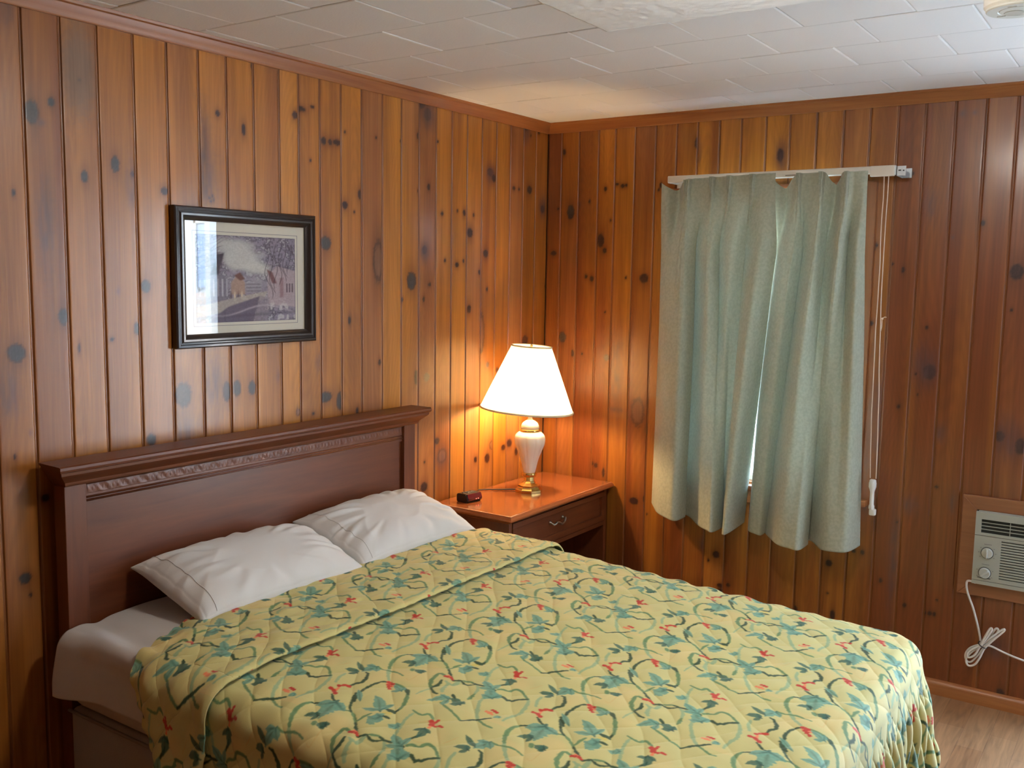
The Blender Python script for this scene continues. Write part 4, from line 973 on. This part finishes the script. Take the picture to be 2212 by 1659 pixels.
    fr = N.new('ShaderNodeFresnel'); fr.inputs['IOR'].default_value = 1.75; mx = N.new('ShaderNodeMixShader'); ge = N.new('ShaderNodeNewGeometry'); mb = N.new('ShaderNodeMath'); mb.operation = 'SUBTRACT'; mb.inputs[0].default_value = 1; mm_ = N.new('ShaderNodeMath'); mm_.operation = 'MULTIPLY'
    nt.links.new(ge.outputs['Backfacing'], mb.inputs[1]); nt.links.new(mb.outputs[0], mm_.inputs[0]); nt.links.new(fr.outputs[0], mm_.inputs[1]); nt.links.new(mm_.outputs[0], mx.inputs[0]); nt.links.new(tr.outputs[0], mx.inputs[1]); nt.links.new(gl.outputs[0], mx.inputs[2]); nt.links.new(mx.outputs[0], N['Material Output'].inputs[0])
    bm = bmesh.new(); box(bm, (.0120,ay+.001,az+.001), (.0135,by-.001,bz-.001)); finish(bm, 'picture_glass', m, t)
picture()
# ------------------------------------------------------------------ curtains
def lerp(a,b,t): return a*(1-t)+b*t
M_curt, _nt, _b = newmat('sage_curtain_cloth')
def curtain_material():
    nt = _nt; N = nt.nodes; Lk = nt.links; b = _b
    b.inputs['Roughness'].default_value = .85; b.inputs['Sheen Weight'].default_value = .25; b.inputs['Specular IOR Level'].default_value = .2
    tc = N.new('ShaderNodeTexCoord'); vo = N.new('ShaderNodeTexNoise'); vo.inputs['Scale'].default_value = 90; vo.inputs['Detail'].default_value = 2
    Lk.new(tc.outputs['Object'], vo.inputs['Vector'])
    mx = N.new('ShaderNodeMix'); mx.data_type = 'RGBA'; mx.inputs[6].default_value = (.43,.44,.335,1); mx.inputs[7].default_value = (.50,.51,.40,1)
    mr = N.new('ShaderNodeMapRange'); mr.inputs[1].default_value = .4; mr.inputs[2].default_value = .6; Lk.new(vo.outputs['Fac'], mr.inputs[0]); Lk.new(mr.outputs[0], mx.inputs[0]); Lk.new(mx.outputs[2], b.inputs['Base Color'])
    tr = N.new('ShaderNodeBsdfTranslucent'); tr.inputs[0].default_value = (.50,.58,.52,1); ms = N.new('ShaderNodeMixShader'); ms.inputs[0].default_value = .16
    out = N['Material Output']; Lk.new(b.outputs[0], ms.inputs[1]); Lk.new(tr.outputs[0], ms.inputs[2]); Lk.new(ms.outputs[0], out.inputs[0])
    w = N.new('ShaderNodeTexNoise'); w.inputs['Scale'].default_value = 500; Lk.new(tc.outputs['Object'], w.inputs['Vector'])
    bp = N.new('ShaderNodeBump'); bp.inputs['Strength'].default_value = .2; bp.inputs['Distance'].default_value = .002; Lk.new(w.outputs['Fac'], bp.inputs['Height']); Lk.new(bp.outputs['Normal'], b.inputs['Normal'])
curtain_material()
def curtain(label, top, mid, bot, ztop, zbot, pleats, seed):
    """top/mid/bot: cross-sections (x,y) with the same number of control points; lower ones carry the deep folds"""
    n = 420; r = 240
    A = np_spline(top, n); B = np_spline(mid, n); Cc = np_spline(bot, n)
    w = np.linspace(0,1,n)
    zt = np.interp(w, [a for a,_ in ztop], [b for _,b in ztop]); zt = np.convolve(np.pad(zt,6,'edge'), np.ones(13)/13, 'valid')
    zb = np.interp(w, [a for a,_ in zbot], [b for _,b in zbot])
    P = np.zeros((r,n,3))
    for i in range(r):
        t = i/(r-1); t = t
        k = sstep(.0,.22,t)[()] if hasattr(sstep(.0,.22,t),'shape') else sstep(.0,.22,t)
        if t < .22: S2 = lerp(A, B, float(sstep(.03,.22,t)))
        else: S2 = lerp(B, Cc, ((t-.22)/.78)**.9)
        x = S2[:,0].copy(); y = S2[:,1].copy(); z = zt+(zb-zt)*t
        # pinch pleats: three little tucks that meet under the heading tape
        for pw in pleats:
            s = (w-pw)
            amp = .030*(1-float(sstep(.055,.10,t)))+.012*float(sstep(.05,.12,t))*(1-float(sstep(.15,.5,t)))
            spread = .0150*(1-.55*float(sstep(.0,.05,t))) if t < .055 else .0068+.022*float(sstep(.06,.30,t))
            for kk in (-1,0,1):
                y -= amp*np.exp(-((s-kk*spread)/(.0042 if t < .06 else .0042+.010*float(sstep(.06,.25,t))))**2)*(1 if t < .06 else .6)
            pin = math.exp(-((t-.052)/.012)**2); y += .016*pin*np.exp(-((s)/.014)**2)
        y += .005*(vnoise(w*7, z*1.2, seed)-.5)*min(1,t*4)+.0012*(vnoise(w*30, z*4, seed+1)-.5); y += .75*(y+.125)*float(sstep(.1,.5,t))
        x += .002*(vnoise(w*5, z*1.0, seed+2)-.5)
        # stitched bottom hem
        P[i,:,0] = x; P[i,:,1] = y; P[i,:,2] = z
    hemz = (P[...,2]-P[-1:,:,2]); hem = np.exp(-((hemz-.062)/.0025)**2)*.0016
    P[...,1] += hem
    t = thing('curtain', label, 'curtain', (float(P[...,0].mean()),-.12,float(P[...,2].max())), 'pleated curtains at the window')
    o = grid('curtain_cloth', P, M_curt, t, thick=.0022)
    return t
# left panel (x,y): y more negative = nearer the room
topL = [(.672,-.135),(.700,-.128),(.735,-.085),(.775,-.125),(.815,-.130),(.850,-.122),(.885,-.130),(.905,-.132),(.930,-.124),(.960,-.132),(.985,-.132),(1.010,-.126),(1.040,-.132),(1.065,-.132),(1.090,-.128),(1.120,-.130),(1.150,-.129),(1.172,-.125)]
midL = [(.668,-.110),(.700,-.128),(.735,-.138),(.770,-.142),(.800,-.140),(.822,-.105),(.812,-.085),(.880,-.128),(.915,-.150),(.932,-.108),(.925,-.088),(.985,-.145),(1.020,-.148),(1.045,-.105),(1.040,-.090),(1.115,-.150),(1.155,-.145),(1.185,-.115)]
botL = [(.638,-.088),(.675,-.118),(.720,-.150),(.775,-.168),(.818,-.172),(.824,-.118),(.803,-.088),(.838,-.098),(.915,-.150),(.975,-.176),(.998,-.176),(1.000,-.118),(.975,-.086),(1.008,-.120),(1.046,-.180),(1.062,-.165),(1.066,-.115),(1.068,-.072)]
curtain('left sage green pleated curtain panel with its outer top corner drooping off the rod', topL, midL, botL,
        [(0,2.035),(.04,2.022),(.10,2.000),(.16,2.038),(.24,2.048),(1,2.056)], [(0,.602),(.25,.574),(.30,.575),(.60,.556),(.66,.558),(.85,.556),(1,.575)], [.205,.415,.585,.80], 3)
topR = [(1.150,-.112),(1.184,-.105),(1.212,-.090),(1.240,-.115),(1.262,-.132),(1.285,-.130),(1.310,-.124),(1.340,-.130),(1.362,-.134),(1.385,-.112),(1.405,-.088),(1.425,-.108),(1.445,-.132),(1.465,-.134),(1.485,-.126),(1.505,-.128),(1.522,-.126),(1.533,-.120)]
midR = [(1.128,-.075),(1.172,-.100),(1.205,-.125),(1.235,-.140),(1.262,-.138),(1.284,-.100),(1.278,-.084),(1.335,-.140),(1.362,-.152),(1.376,-.105),(1.370,-.085),(1.415,-.118),(1.440,-.150),(1.455,-.150),(1.464,-.105),(1.456,-.088),(1.508,-.138),(1.534,-.110)]
botR = [(1.098,-.075),(1.110,-.105),(1.130,-.128),(1.162,-.135),(1.180,-.132),(1.180,-.100),(1.162,-.082),(1.205,-.118),(1.280,-.172),(1.335,-.182),(1.368,-.180),(1.372,-.118),(1.345,-.084),(1.385,-.100),(1.450,-.158),(1.510,-.165),(1.550,-.150),(1.566,-.085)]
curtain('right sage green pleated curtain panel whose top sags in two places below the rod', topR, midR, botR,
        [(0,2.050),(.05,2.010),(.10,1.992),(.17,2.030),(.24,2.048),(.50,2.050),(.545,2.015),(.60,2.000),(.66,2.020),(.70,2.046),(1,2.048)], [(0,.572),(.24,.556),(.30,.558),(.60,.544),(.74,.550),(1,.562)], [.265,.475,.755], 9)
def rod():
    t = thing('curtain_rod', 'long ivory curtain traverse rod above the window with hanging draw cords', 'curtain rod', (1.17,0,2.05))
    bm = bmesh.new()
    pr = [(-.100,2.036),(-.094,2.036),(-.094,2.041),(-.098,2.043),(-.098,2.062),(-.094,2.064),(-.094,2.066),(-.100,2.066),(-.104,2.062),(-.104,2.040)]
    prism(bm, pr, 0, .684, 1.628); finish(bm, 'rod_track', M_rod, t)
    bm = bmesh.new(); box(bm, (.684,-.100,2.036), (.690,-.004,2.064)); box(bm, (.684,-.006,2.020), (.712,-.0005,2.072)); finish(bm, 'rod_bracket', M_rod, t)
    bm = bmesh.new(); box(bm, (1.538,-.110,2.026), (1.628,-.092,2.066), .003); finish(bm, 'cord_housing', M_rod, t)
    bm = bmesh.new(); box(bm, (1.628,-.104,2.030), (1.633,-.006,2.064)); 
    box(bm, (1.633,-.103,2.026), (1.668,-.099,2.062)); box(bm, (1.633,-.103,2.026), (1.636,-.001,2.062)); box(bm, (1.633,-.004,2.026), (1.668,-.0005,2.062))
    finish(bm, 'rod_bracket', M_steel, t)
    bm = bmesh.new()
    for x, z, a in ((1.646,2.046,.005),(1.660,2.045,.003)): box(bm, (x-a,-.1036,z-.0022), (x+a,-.1029,z+.0022))
    finish(bm, 'bracket_slots', M_black, t)
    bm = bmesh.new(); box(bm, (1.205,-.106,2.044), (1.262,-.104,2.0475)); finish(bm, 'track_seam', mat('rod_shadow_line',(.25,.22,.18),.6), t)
    w = random.Random(2)
    for (x0, x1) in ((1.585,1.600),(1.603,1.620)):
        pts = []
        for k in range(15):
            f = k/14; pts.append((x0+(x1-x0)*f+w.uniform(-.0016,.0016)+.004*math.sin(f*5+x0*80), -.102+.012*f, 2.030-(2.030-.85)*f))
        bm = bmesh.new(); tube(bm, spline(pts,5), .0019, 6); finish(bm, 'draw_cord', M_cord, t, smooth=True)
    bm = bmesh.new(); bmesh.ops.create_icosphere(bm, subdivisions=2, radius=.0045, matrix=Matrix.Translation((1.6125,-.097,1.482))); tube(bm, [(1.6125,-.097,1.482),(1.622,-.100,1.489),(1.628,-.100,1.488)], .0016, 5); tube(bm, [(1.612,-.097,1.482),(1.613,-.101,1.45),(1.6095,-.101,1.43)], .0016, 5)
    finish(bm, 'cord_knot', M_cord, t, smooth=True)
    bm = bmesh.new(); vs = lathe(bm, [(0,.845),(.010,.842),(.0145,.832),(.0145,.815),(.011,.805),(.0085,.795),(.0085,.745),(.011,.738),(.011,.728),(.006,.722),(0,.722)], 0, 0, 20)
    bmesh.ops.transform(bm, matrix=Matrix.Translation((1.611,-.090,0)), verts=vs)
    vs = box(bm, (1.603,-.098,.700), (1.629,-.078,.728), .006, 3); vs = box(bm, (1.598,-.099,.806), (1.624,-.081,.846), .007, 3)
    finish(bm, 'cord_pulley', mat('white_plastic',(.80,.78,.74),.4), t, auto=50)
rod()
# ------------------------------------------------------------------ window air conditioner through the wall
def aircon():
    x0, x1, z0, z1, yf = 1.985,2.398,.488,.766,-.048
    bm = bmesh.new(); a,b,c,d = 1.930,2.452,.430,.818; w = .052; bv = .002
    t2 = bpy.data.objects.new('trim_5', None); C.objects.link(t2); t2.location = (2.19,0,.43); tag(t2, kind='structure')
    def board(poly): 
        bm = bmesh.new(); prism(bm, poly, 1, -.018, -.0005); bmesh.ops.bevel(bm, geom=list(bm.edges), offset=.0015, segments=1, affect='EDGES'); return bm
    # prism axis 1 takes (u=x, v=z)
    for nm, poly in (('frame_board',[(a,c),(b,c),(b-w,c+w),(a+w,c+w)]),('frame_board',[(a,d),(b,d),(b-w,d-w),(a+w,d-w)]),('frame_board',[(a,c),(a+w,c+w),(a+w,d-w),(a,d)]),('frame_board',[(b,c),(b-w,c+w),(b-w,d-w),(b,d)])):
        finish(board(poly), nm, M_acwood, t2)
    t = thing('air_conditioner', 'grey white window air conditioner with two knobs, set through the wall in a wood frame', 'air conditioner', ((x0+x1)/2,yf,z0))
    bm = bmesh.new(); box(bm, (x0,yf+.004,z0), (x1,.30,z1), .010, 3); finish(bm, 'housing', M_acpl, t, auto=40)
    # front: bezel built around the openings
    yb_ = yf-.006; vx0, vx1, vz0, vz1 = x0+.020, x1-.018, z1-.078, z1-.026; gx0, gx1, gz0, gz1 = x0+.092, x1-.018, z0+.028, z1-.098
    bm = bmesh.new()
    def B(p, q, r_, s_, d0=yb_, d1=yf+.008, bv=0): box(bm, (p,d0,r_), (q,d1,s_), bv)
    B(x0,x1,vz1,z1-.0); B(x0,vx0,vz0,vz1); B(vx1,x1,vz0,vz1); B(x0,x1,z1-.088,vz0); B(x0,gx0,z0+.016,z1-.088-.0018); B(gx1,x1,z0+.016,z1-.088-.0018); B(gx0,gx1,gz1,z1-.088-.0018); B(gx0,gx1,z0+.016,gz0); B(x0,x1,z0,z0+.0142)
    cs = [v for v in bm.verts if (abs(v.co.x-x0) < 1e-6) and (abs(v.co.z-z1) < 1e-6)]
    for v in cs: v.co.z -= .0; 
    finish(bm, 'front_panel', M_acpl, t)
    bm = bmesh.new(); box(bm, (vx0,yf+.002,vz0), (vx1,yf+.006,vz1)); box(bm, (gx0,yf+.002,gz0), (gx1,yf+.006,gz1)); box(bm, (x0+.001,yf-.003,z0+.0142),(x1-.001,yf+.004,z0+.016)); box(bm, (x0+.001,yf-.003,z1-.0898),(x1-.001,yf+.004,z1-.088))
    finish(bm, 'dark_recess', M_acdark, t)
    k = 4; h = (vz1-vz0)/k
    for i in range(1,k):
        bm = bmesh.new(); z = vz0+h*i; box(bm, (vx0,yf-.003,z-.0010), (vx1,yf+.004,z+.0016)); finish(bm, 'louver', M_acpl, t)
    for f in (.26,.52,.78):
        bm = bmesh.new(); x = vx0+(vx1-vx0)*f; box(bm, (x-.0012,yf-.002,vz0), (x+.0012,yf+.004,vz1)); finish(bm, 'louver_bar', M_acpl, t)
    n = 15; h = (gz1-gz0)/n; bm = bmesh.new()
    for i in range(n+1):
        z = gz0+h*i; box(bm, (gx0,yf-.005,max(gz0,z-h*.30)), (gx1,yf+.003,min(gz1,z+h*.30)))
    finish(bm, 'intake_grille', M_acpl, t)
    for (kx, kz, ang) in ((x0+.047,z0+.126,0),(x0+.043,z0+.051,-50)):
        kz = {0:.613,-50:.535}[ang]
        kn = bpy.data.objects.new('knob', None); C.objects.link(kn); kn.parent = t; kn.location = (0,0,0)
        bm = bmesh.new(); vs = lathe(bm, [(.0225,0),(.0225,.0012),(.0205,.0014)], 0, 0, 40); bmesh.ops.transform(bm, matrix=Matrix.Translation((kx,yb_,kz)) @ Matrix.Rotation(PI/2,4,'X'), verts=vs); finish(bm, 'knob_ring', mat('knob_ring_grey',(.08,.08,.08),.4), kn)
        bm = bmesh.new(); vs = lathe(bm, [(.020,.001),(.0195,.008),(.0175,.011),(0,.0115)], 0, 0, 40)
        vs += box(bm, (-.0030,-.0175,.008), (.0030,.0175,.0215), .0018, 2)
        bmesh.ops.transform(bm, matrix=Matrix.Translation((kx,yb_,kz)) @ Matrix.Rotation(math.radians(-ang),4,'Y') @ Matrix.Rotation(PI/2,4,'X'), verts=[v for v in bm.verts])
        finish(bm, 'knob_grip', M_knob, kn, auto=40)
        mp_ = mat('faded_print',(.20,.20,.19),.6)
        for a in (-125,-90,-52,52,90,125) if ang == 0 else (-120,-70,70,120):
            bm = bmesh.new(); x = kx+.029*math.sin(math.radians(a)); z = kz+.029*math.cos(math.radians(a)); box(bm, (x-.0022,yb_-.0004,z-.0012), (x+.0022,yb_+.0002,z+.0012)); finish(bm, 'dial_mark', mp_, kn)
        bm = bmesh.new(); box(bm, (kx-.012,yb_-.0004,kz+.0315), (kx+.014,yb_+.0002,kz+.0338))
        finish(bm, 'dial_caption', mp_, kn)
    bm = bmesh.new(); box(bm, (x0+.019,yb_-.0005,z0+.0255), (x0+.064,yb_+.0002,z0+.0290), .0)
    finish(bm, 'name_strip', mat('grey_badge',(.07,.07,.07),.4), t)
    # mains cord: drop, tied bundle, run to the right
    y = -.030
    main = spline([(x0+.012,-.040,z0-.001),(x0-.012,-.034,z0+.001),(x0-.020,-.030,z0-.012),(x0-.014,y,.440),(1.995,y,.380),(2.015,y,.315),(2.026,y,.270),(2.030,y,.235)],8)
    bm = bmesh.new(); tube(bm, main, .0042, 8); finish(bm, 'power_cord', M_wcord, t, smooth=True)
    bm = bmesh.new()
    loops = [[(2.040,y,.250),(2.062,y-.004,.290),(2.078,y-.006,.322),(2.086,y-.004,.316),(2.072,y-.008,.285),(2.045,y-.008,.245),(2.020,y-.008,.200),(2.000,y-.006,.172),(1.984,y-.006,.175),(1.980,y-.006,.200),(1.996,y-.006,.228),(2.032,y-.006,.250)],
             [(2.036,y-.010,.252),(2.070,y-.012,.292),(2.102,y-.012,.326),(2.106,y-.010,.320),(2.076,y-.014,.282),(2.046,y-.014,.240),(2.030,y-.014,.196),(2.014,y-.012,.166),(1.992,y-.012,.158),(1.984,y-.012,.182),(2.002,y-.012,.214),(2.034,y-.010,.246)],
             [(2.034,y-.018,.250),(2.052,y-.018,.286),(2.066,y-.018,.318),(2.060,y-.018,.322),(2.044,y-.018,.285),(2.028,y-.018,.240),(2.012,y-.018,.205),(1.992,y-.018,.192),(1.990,y-.018,.212),(2.014,y-.018,.236),(2.038,y-.016,.250)]]
    for L in loops: tube(bm, spline(L,7), .0040, 8)
    tube(bm, spline([(2.036,y-.008,.246),(2.064,y-.006,.250),(2.110,y,.234),(2.160,y,.222),(2.230,y,.212),(2.33,y,.215),(2.41,y,.25)],7), .0040, 8)
    finish(bm, 'cord_bundle', M_wcord, t, smooth=True)
    bm = bmesh.new(); pts = [(2.038+.014*math.cos(a)+.006*math.sin(a),y-.009+.017*math.sin(a),.250-.010*math.cos(a)) for a in [2*PI*k/24 for k in range(25)]]
    tube(bm, pts, .0018, 6); finish(bm, 'cord_tie', M_black, t, smooth=True)
aircon()
bm = bmesh.new(); box(bm, (2.405,-.006,.215), (2.448,0,.30), .002)
for z in (.238,.275): box(bm, (2.412,-.0085,z-.010), (2.440,-.005,z+.010), .003)
tag(finish(bm, 'wall_outlet', mat('ivory_outlet',(.7,.66,.55),.4)), 'ivory wall outlet by the door where the air conditioner plugs in', 'outlet')
bm = bmesh.new(); box(bm, (2.408,-.032,.232), (2.440,-.0085,.258), .004, 2)
tag(finish(bm, 'power_plug', M_wcord), 'white plug of the air conditioner cord, in the wall outlet', 'plug')
# ------------------------------------------------------------------ smoke detector
def smoke():
    cx, cy = 2.165,-1.215
    t = thing('smoke_detector', 'round cream smoke detector on the white ceiling, right of the light', 'smoke detector', (cx,cy,H))
    bm = bmesh.new(); lathe(bm, [(.0,H+.002),(.078,H+.002),(.080,H-.010),(.079,H-.030),(.074,H-.036)], cx, cy, 72); finish(bm, 'detector_base', M_whitepl, t, auto=35)
    bm = bmesh.new(); lathe(bm, [(.074,H-.035),(.074,H-.040),(.071,H-.0425),(.046,H-.0425),(.044,H-.0405),(.042,H-.0425),(.0,H-.0425)], cx, cy, 72); finish(bm, 'detector_cover', mat('detector_face',(.66,.64,.56),.5), t, auto=35)
    bm = bmesh.new(); lathe(bm, [(.024,H-.042),(.023,H-.0440),(.0,H-.0440)], cx-.01, cy+.012, 40)
    mbt = mat('detector_button',(.48,.46,.39),.5); finish(bm, 'test_button', mbt, t, auto=35)
    for a in (.4,2.5,4.6): bm = bmesh.new(); box(bm, (cx+.052*math.cos(a)-.01,cy+.052*math.sin(a)-.0015,H-.0440), (cx+.052*math.cos(a)+.01,cy+.052*math.sin(a)+.0015,H-.042)); finish(bm, 'vent_slot', mbt, t)
smoke()
# ------------------------------------------------------------------ ceiling fixture (just above the picture)
CLX, CLY = 1.82,-2.01
def ceiling_light():
    t = thing('ceiling_light', 'lit round ceiling light just beyond the stippled panel', 'ceiling light', (CLX,CLY,H))
    bm = bmesh.new(); lathe(bm, [(.0,H+.002),(.10,H+.002),(.105,H-.012),(.10,H-.018)], CLX, CLY, 48); finish(bm, 'light_base', M_brass, t, auto=35)
    bm = bmesh.new(); lathe(bm, [(.100,H-.016),(.130,H-.020),(.134,H-.026),(.134,H-.085),(.120,H-.096),(.08,H-.102),(0,H-.105)], CLX, CLY, 64)
    finish(bm, 'glass_bowl', mat('lit_frosted_glass',(.9,.9,.9),.5,emis=(1,.94,.86),estr=CEIL), t, smooth=True)
CEIL = 66.
ceiling_light()
# ------------------------------------------------------------------ the porch outside, seen only as a reflection
def outside():
    bm = bmesh.new(); box(bm, (-3,.14,-.35), (14,14,-.12)); tag(finish(bm, 'porch_ground', mat('pale_concrete',(.55,.53,.50),.8,var=.1)), kind='structure')
    bm = bmesh.new(); box(bm, (RX+.14,-9,-.35), (14,.14,-.12)); tag(finish(bm, 'yard_ground', mat('lawn_green',(.12,.20,.06),.9,var=.3)), kind='structure')
    b = thing('neighbouring_wing', 'white wing of the building with a window and pale brick below, outside the door', 'building', (7.2,2.6,0))
    bm = bmesh.new(); box(bm, (5.78,2.6,1.40), (9.6,2.75,2.8)); finish(bm, 'siding_wall', M_siding, b)
    m, nt, bb = newmat('pale_brick'); br = nt.nodes.new('ShaderNodeTexBrick'); br.inputs['Scale'].default_value = 4; br.inputs['Color1'].default_value = (.62,.50,.44,1); br.inputs['Color2'].default_value = (.72,.60,.54,1); br.inputs['Mortar'].default_value = (.8,.78,.75,1); br.inputs['Mortar Size'].default_value = .025; br.inputs['Row Height'].default_value = .28
    tcn = nt.nodes.new('ShaderNodeTexCoord'); mpn = nt.nodes.new('ShaderNodeMapping'); mpn.inputs['Rotation'].default_value = (PI/2,0,0); nt.links.new(tcn.outputs['Object'], mpn.inputs[0]); nt.links.new(mpn.outputs[0], br.inputs[0]); nt.links.new(br.outputs[0], bb.inputs[0])
    bm = bmesh.new(); box(bm, (4.9,2.58,-.12), (9.6,2.75,1.40)); finish(bm, 'brick_base', m, b)
    bm = bmesh.new(); box(bm, (5.84,2.575,1.45), (6.02,2.6,2.12)); finish(bm, 'window_pane', mat('pane_blue',(.25,.35,.50),.1), b)
    bm = bmesh.new(); box(bm, (5.80,2.56,1.42), (5.84,2.6,2.16)); box(bm, (6.02,2.56,1.42), (6.06,2.6,2.16)); box(bm, (5.80,2.56,2.12), (6.06,2.6,2.16)); finish(bm, 'window_trim', M_winframe, b)
    r = thing('porch_railing', 'white porch railing with thin balusters, outside the door', 'railing', (5.35,2.6,0))
    bm = bmesh.new(); box(bm, (4.9,2.56,1.66), (5.76,2.60,1.70)); box(bm, (4.9,2.56,1.42), (5.76,2.60,1.45)); finish(bm, 'rail', M_winframe, r)
    for k in range(9):
        bm = bmesh.new(); x = 4.95+.095*k; box(bm, (x-.012,2.565,1.45), (x+.012,2.595,1.66)); finish(bm, 'baluster', M_winframe, r)
    bm = bmesh.new(); box(bm, (5.72,2.50,-.12), (5.80,2.58,2.8)); tag(finish(bm, 'porch_post', M_winframe), 'square white porch post, outside the door', 'post')
    t = thing('leafy_tree', 'leafy green tree beyond the porch railing', 'tree', (7.55,6.2,-.12))
    bm = bmesh.new(); tube(bm, [(7.55,6.2,-.12),(7.6,6.2,1.2),(7.5,6.2,2.4)], [.14,.10,.05], 10); finish(bm, 'trunk', mat('bark',(.12,.09,.06),.9), t)
    bm = bmesh.new(); rr = random.Random(5)
    for _ in range(2600):
        a = rr.uniform(0,2*PI); h = rr.uniform(0,1); rad = 1.0*math.sin(PI*min(1,h*.9+.1))**.6*rr.uniform(.5,1)
        c = Vector((7.55+rad*math.cos(a),6.2+rad*math.sin(a),.9+3.0*h)); d = Vector((rr.uniform(-1,1),rr.uniform(-1,1),rr.uniform(-1,1))).normalized()*.07; e = d.cross(Vector((0,0,1))).normalized()*.04
        vs = [bm.verts.new(c-d),bm.verts.new(c+e),bm.verts.new(c+d),bm.verts.new(c-e)]; bm.faces.new(vs)
    finish(bm, 'foliage', mat('leaves',(.09,.16,.05),.6), t)
outside()
# ------------------------------------------------------------------ light
w = bpy.data.worlds.new('sky'); bpy.context.scene.world = w; w.use_nodes = True
nt = w.node_tree; bg = nt.nodes['Background']
tcw = nt.nodes.new('ShaderNodeTexCoord'); sp = nt.nodes.new('ShaderNodeSeparateXYZ'); rampw = nt.nodes.new('ShaderNodeMapRange'); mxw = nt.nodes.new('ShaderNodeMix'); mxw.data_type = 'RGBA'
nt.links.new(tcw.outputs['Generated'], sp.inputs[0]); nt.links.new(sp.outputs['Z'], rampw.inputs[0]); rampw.inputs[1].default_value = 0; rampw.inputs[2].default_value = .6
nt.links.new(rampw.outputs[0], mxw.inputs[0]); mxw.inputs[6].default_value = (.80,.90,1,1); mxw.inputs[7].default_value = (.42,.68,1,1); nt.links.new(mxw.outputs[2], bg.inputs[0])
bg.inputs['Strength'].default_value = SKY
def portal(name, loc, rot, sx, sy):
    l = bpy.data.lights.new(name, 'AREA'); l.shape = 'RECTANGLE'; l.size = sx; l.size_y = sy; l.cycles.is_portal = True
    o = bpy.data.objects.new(name, l); C.objects.link(o); o.location = loc; o.rotation_euler = rot
portal('daylight_portal_door', ((DOOR[0]+DOOR[1])/2,.15,1.02), (-PI/2,0,0), .89, 2.04)
portal('daylight_portal_window', ((WIN[0]+WIN[1])/2,.15,(WIN[2]+WIN[3])/2), (-PI/2,0,0), .78, 1.2)
sl = bpy.data.lights.new('sun', 'SUN'); sl.energy = SUN; sl.angle = math.radians(.6); sl.color = (1,.95,.87)
so = bpy.data.objects.new('sun', sl); C.objects.link(so); so.rotation_euler = Vector((-.25,.62,-.74)).to_track_quat('-Z','Y').to_euler()
# ------------------------------------------------------------------ camera
cam = bpy.data.cameras.new('camera'); co = bpy.data.objects.new('camera', cam); C.objects.link(co)
CAMP = [2.550775,-4.007045,1.627458,0.600037,-0.112168,0.015672,2086.294233]
cx_, cy_, cz_, yaw, pi_, ro, f_ = CAMP
fw = Vector((math.cos(pi_)*math.sin(-yaw), math.cos(pi_)*math.cos(yaw), math.sin(pi_))); r0 = fw.cross(Vector((0,0,1))).normalized(); u0 = r0.cross(fw)
rr_ = r0*math.cos(ro)+u0*math.sin(ro); uu_ = -r0*math.sin(ro)+u0*math.cos(ro)
co.matrix_world = Matrix(((rr_.x,uu_.x,-fw.x,cx_),(rr_.y,uu_.y,-fw.y,cy_),(rr_.z,uu_.z,-fw.z,cz_),(0,0,0,1)))
cam.sensor_fit = 'HORIZONTAL'; cam.sensor_width = 36; cam.lens = f_/2212*36; cam.clip_start = .05
sc = bpy.context.scene; sc.camera = co
sc.view_settings.view_transform = 'Standard'; sc.view_settings.look = 'None'; sc.view_settings.gamma = 1; sc.view_settings.exposure = EXPO
try: sc.view_settings.use_curve_mapping = False
except Exception: pass
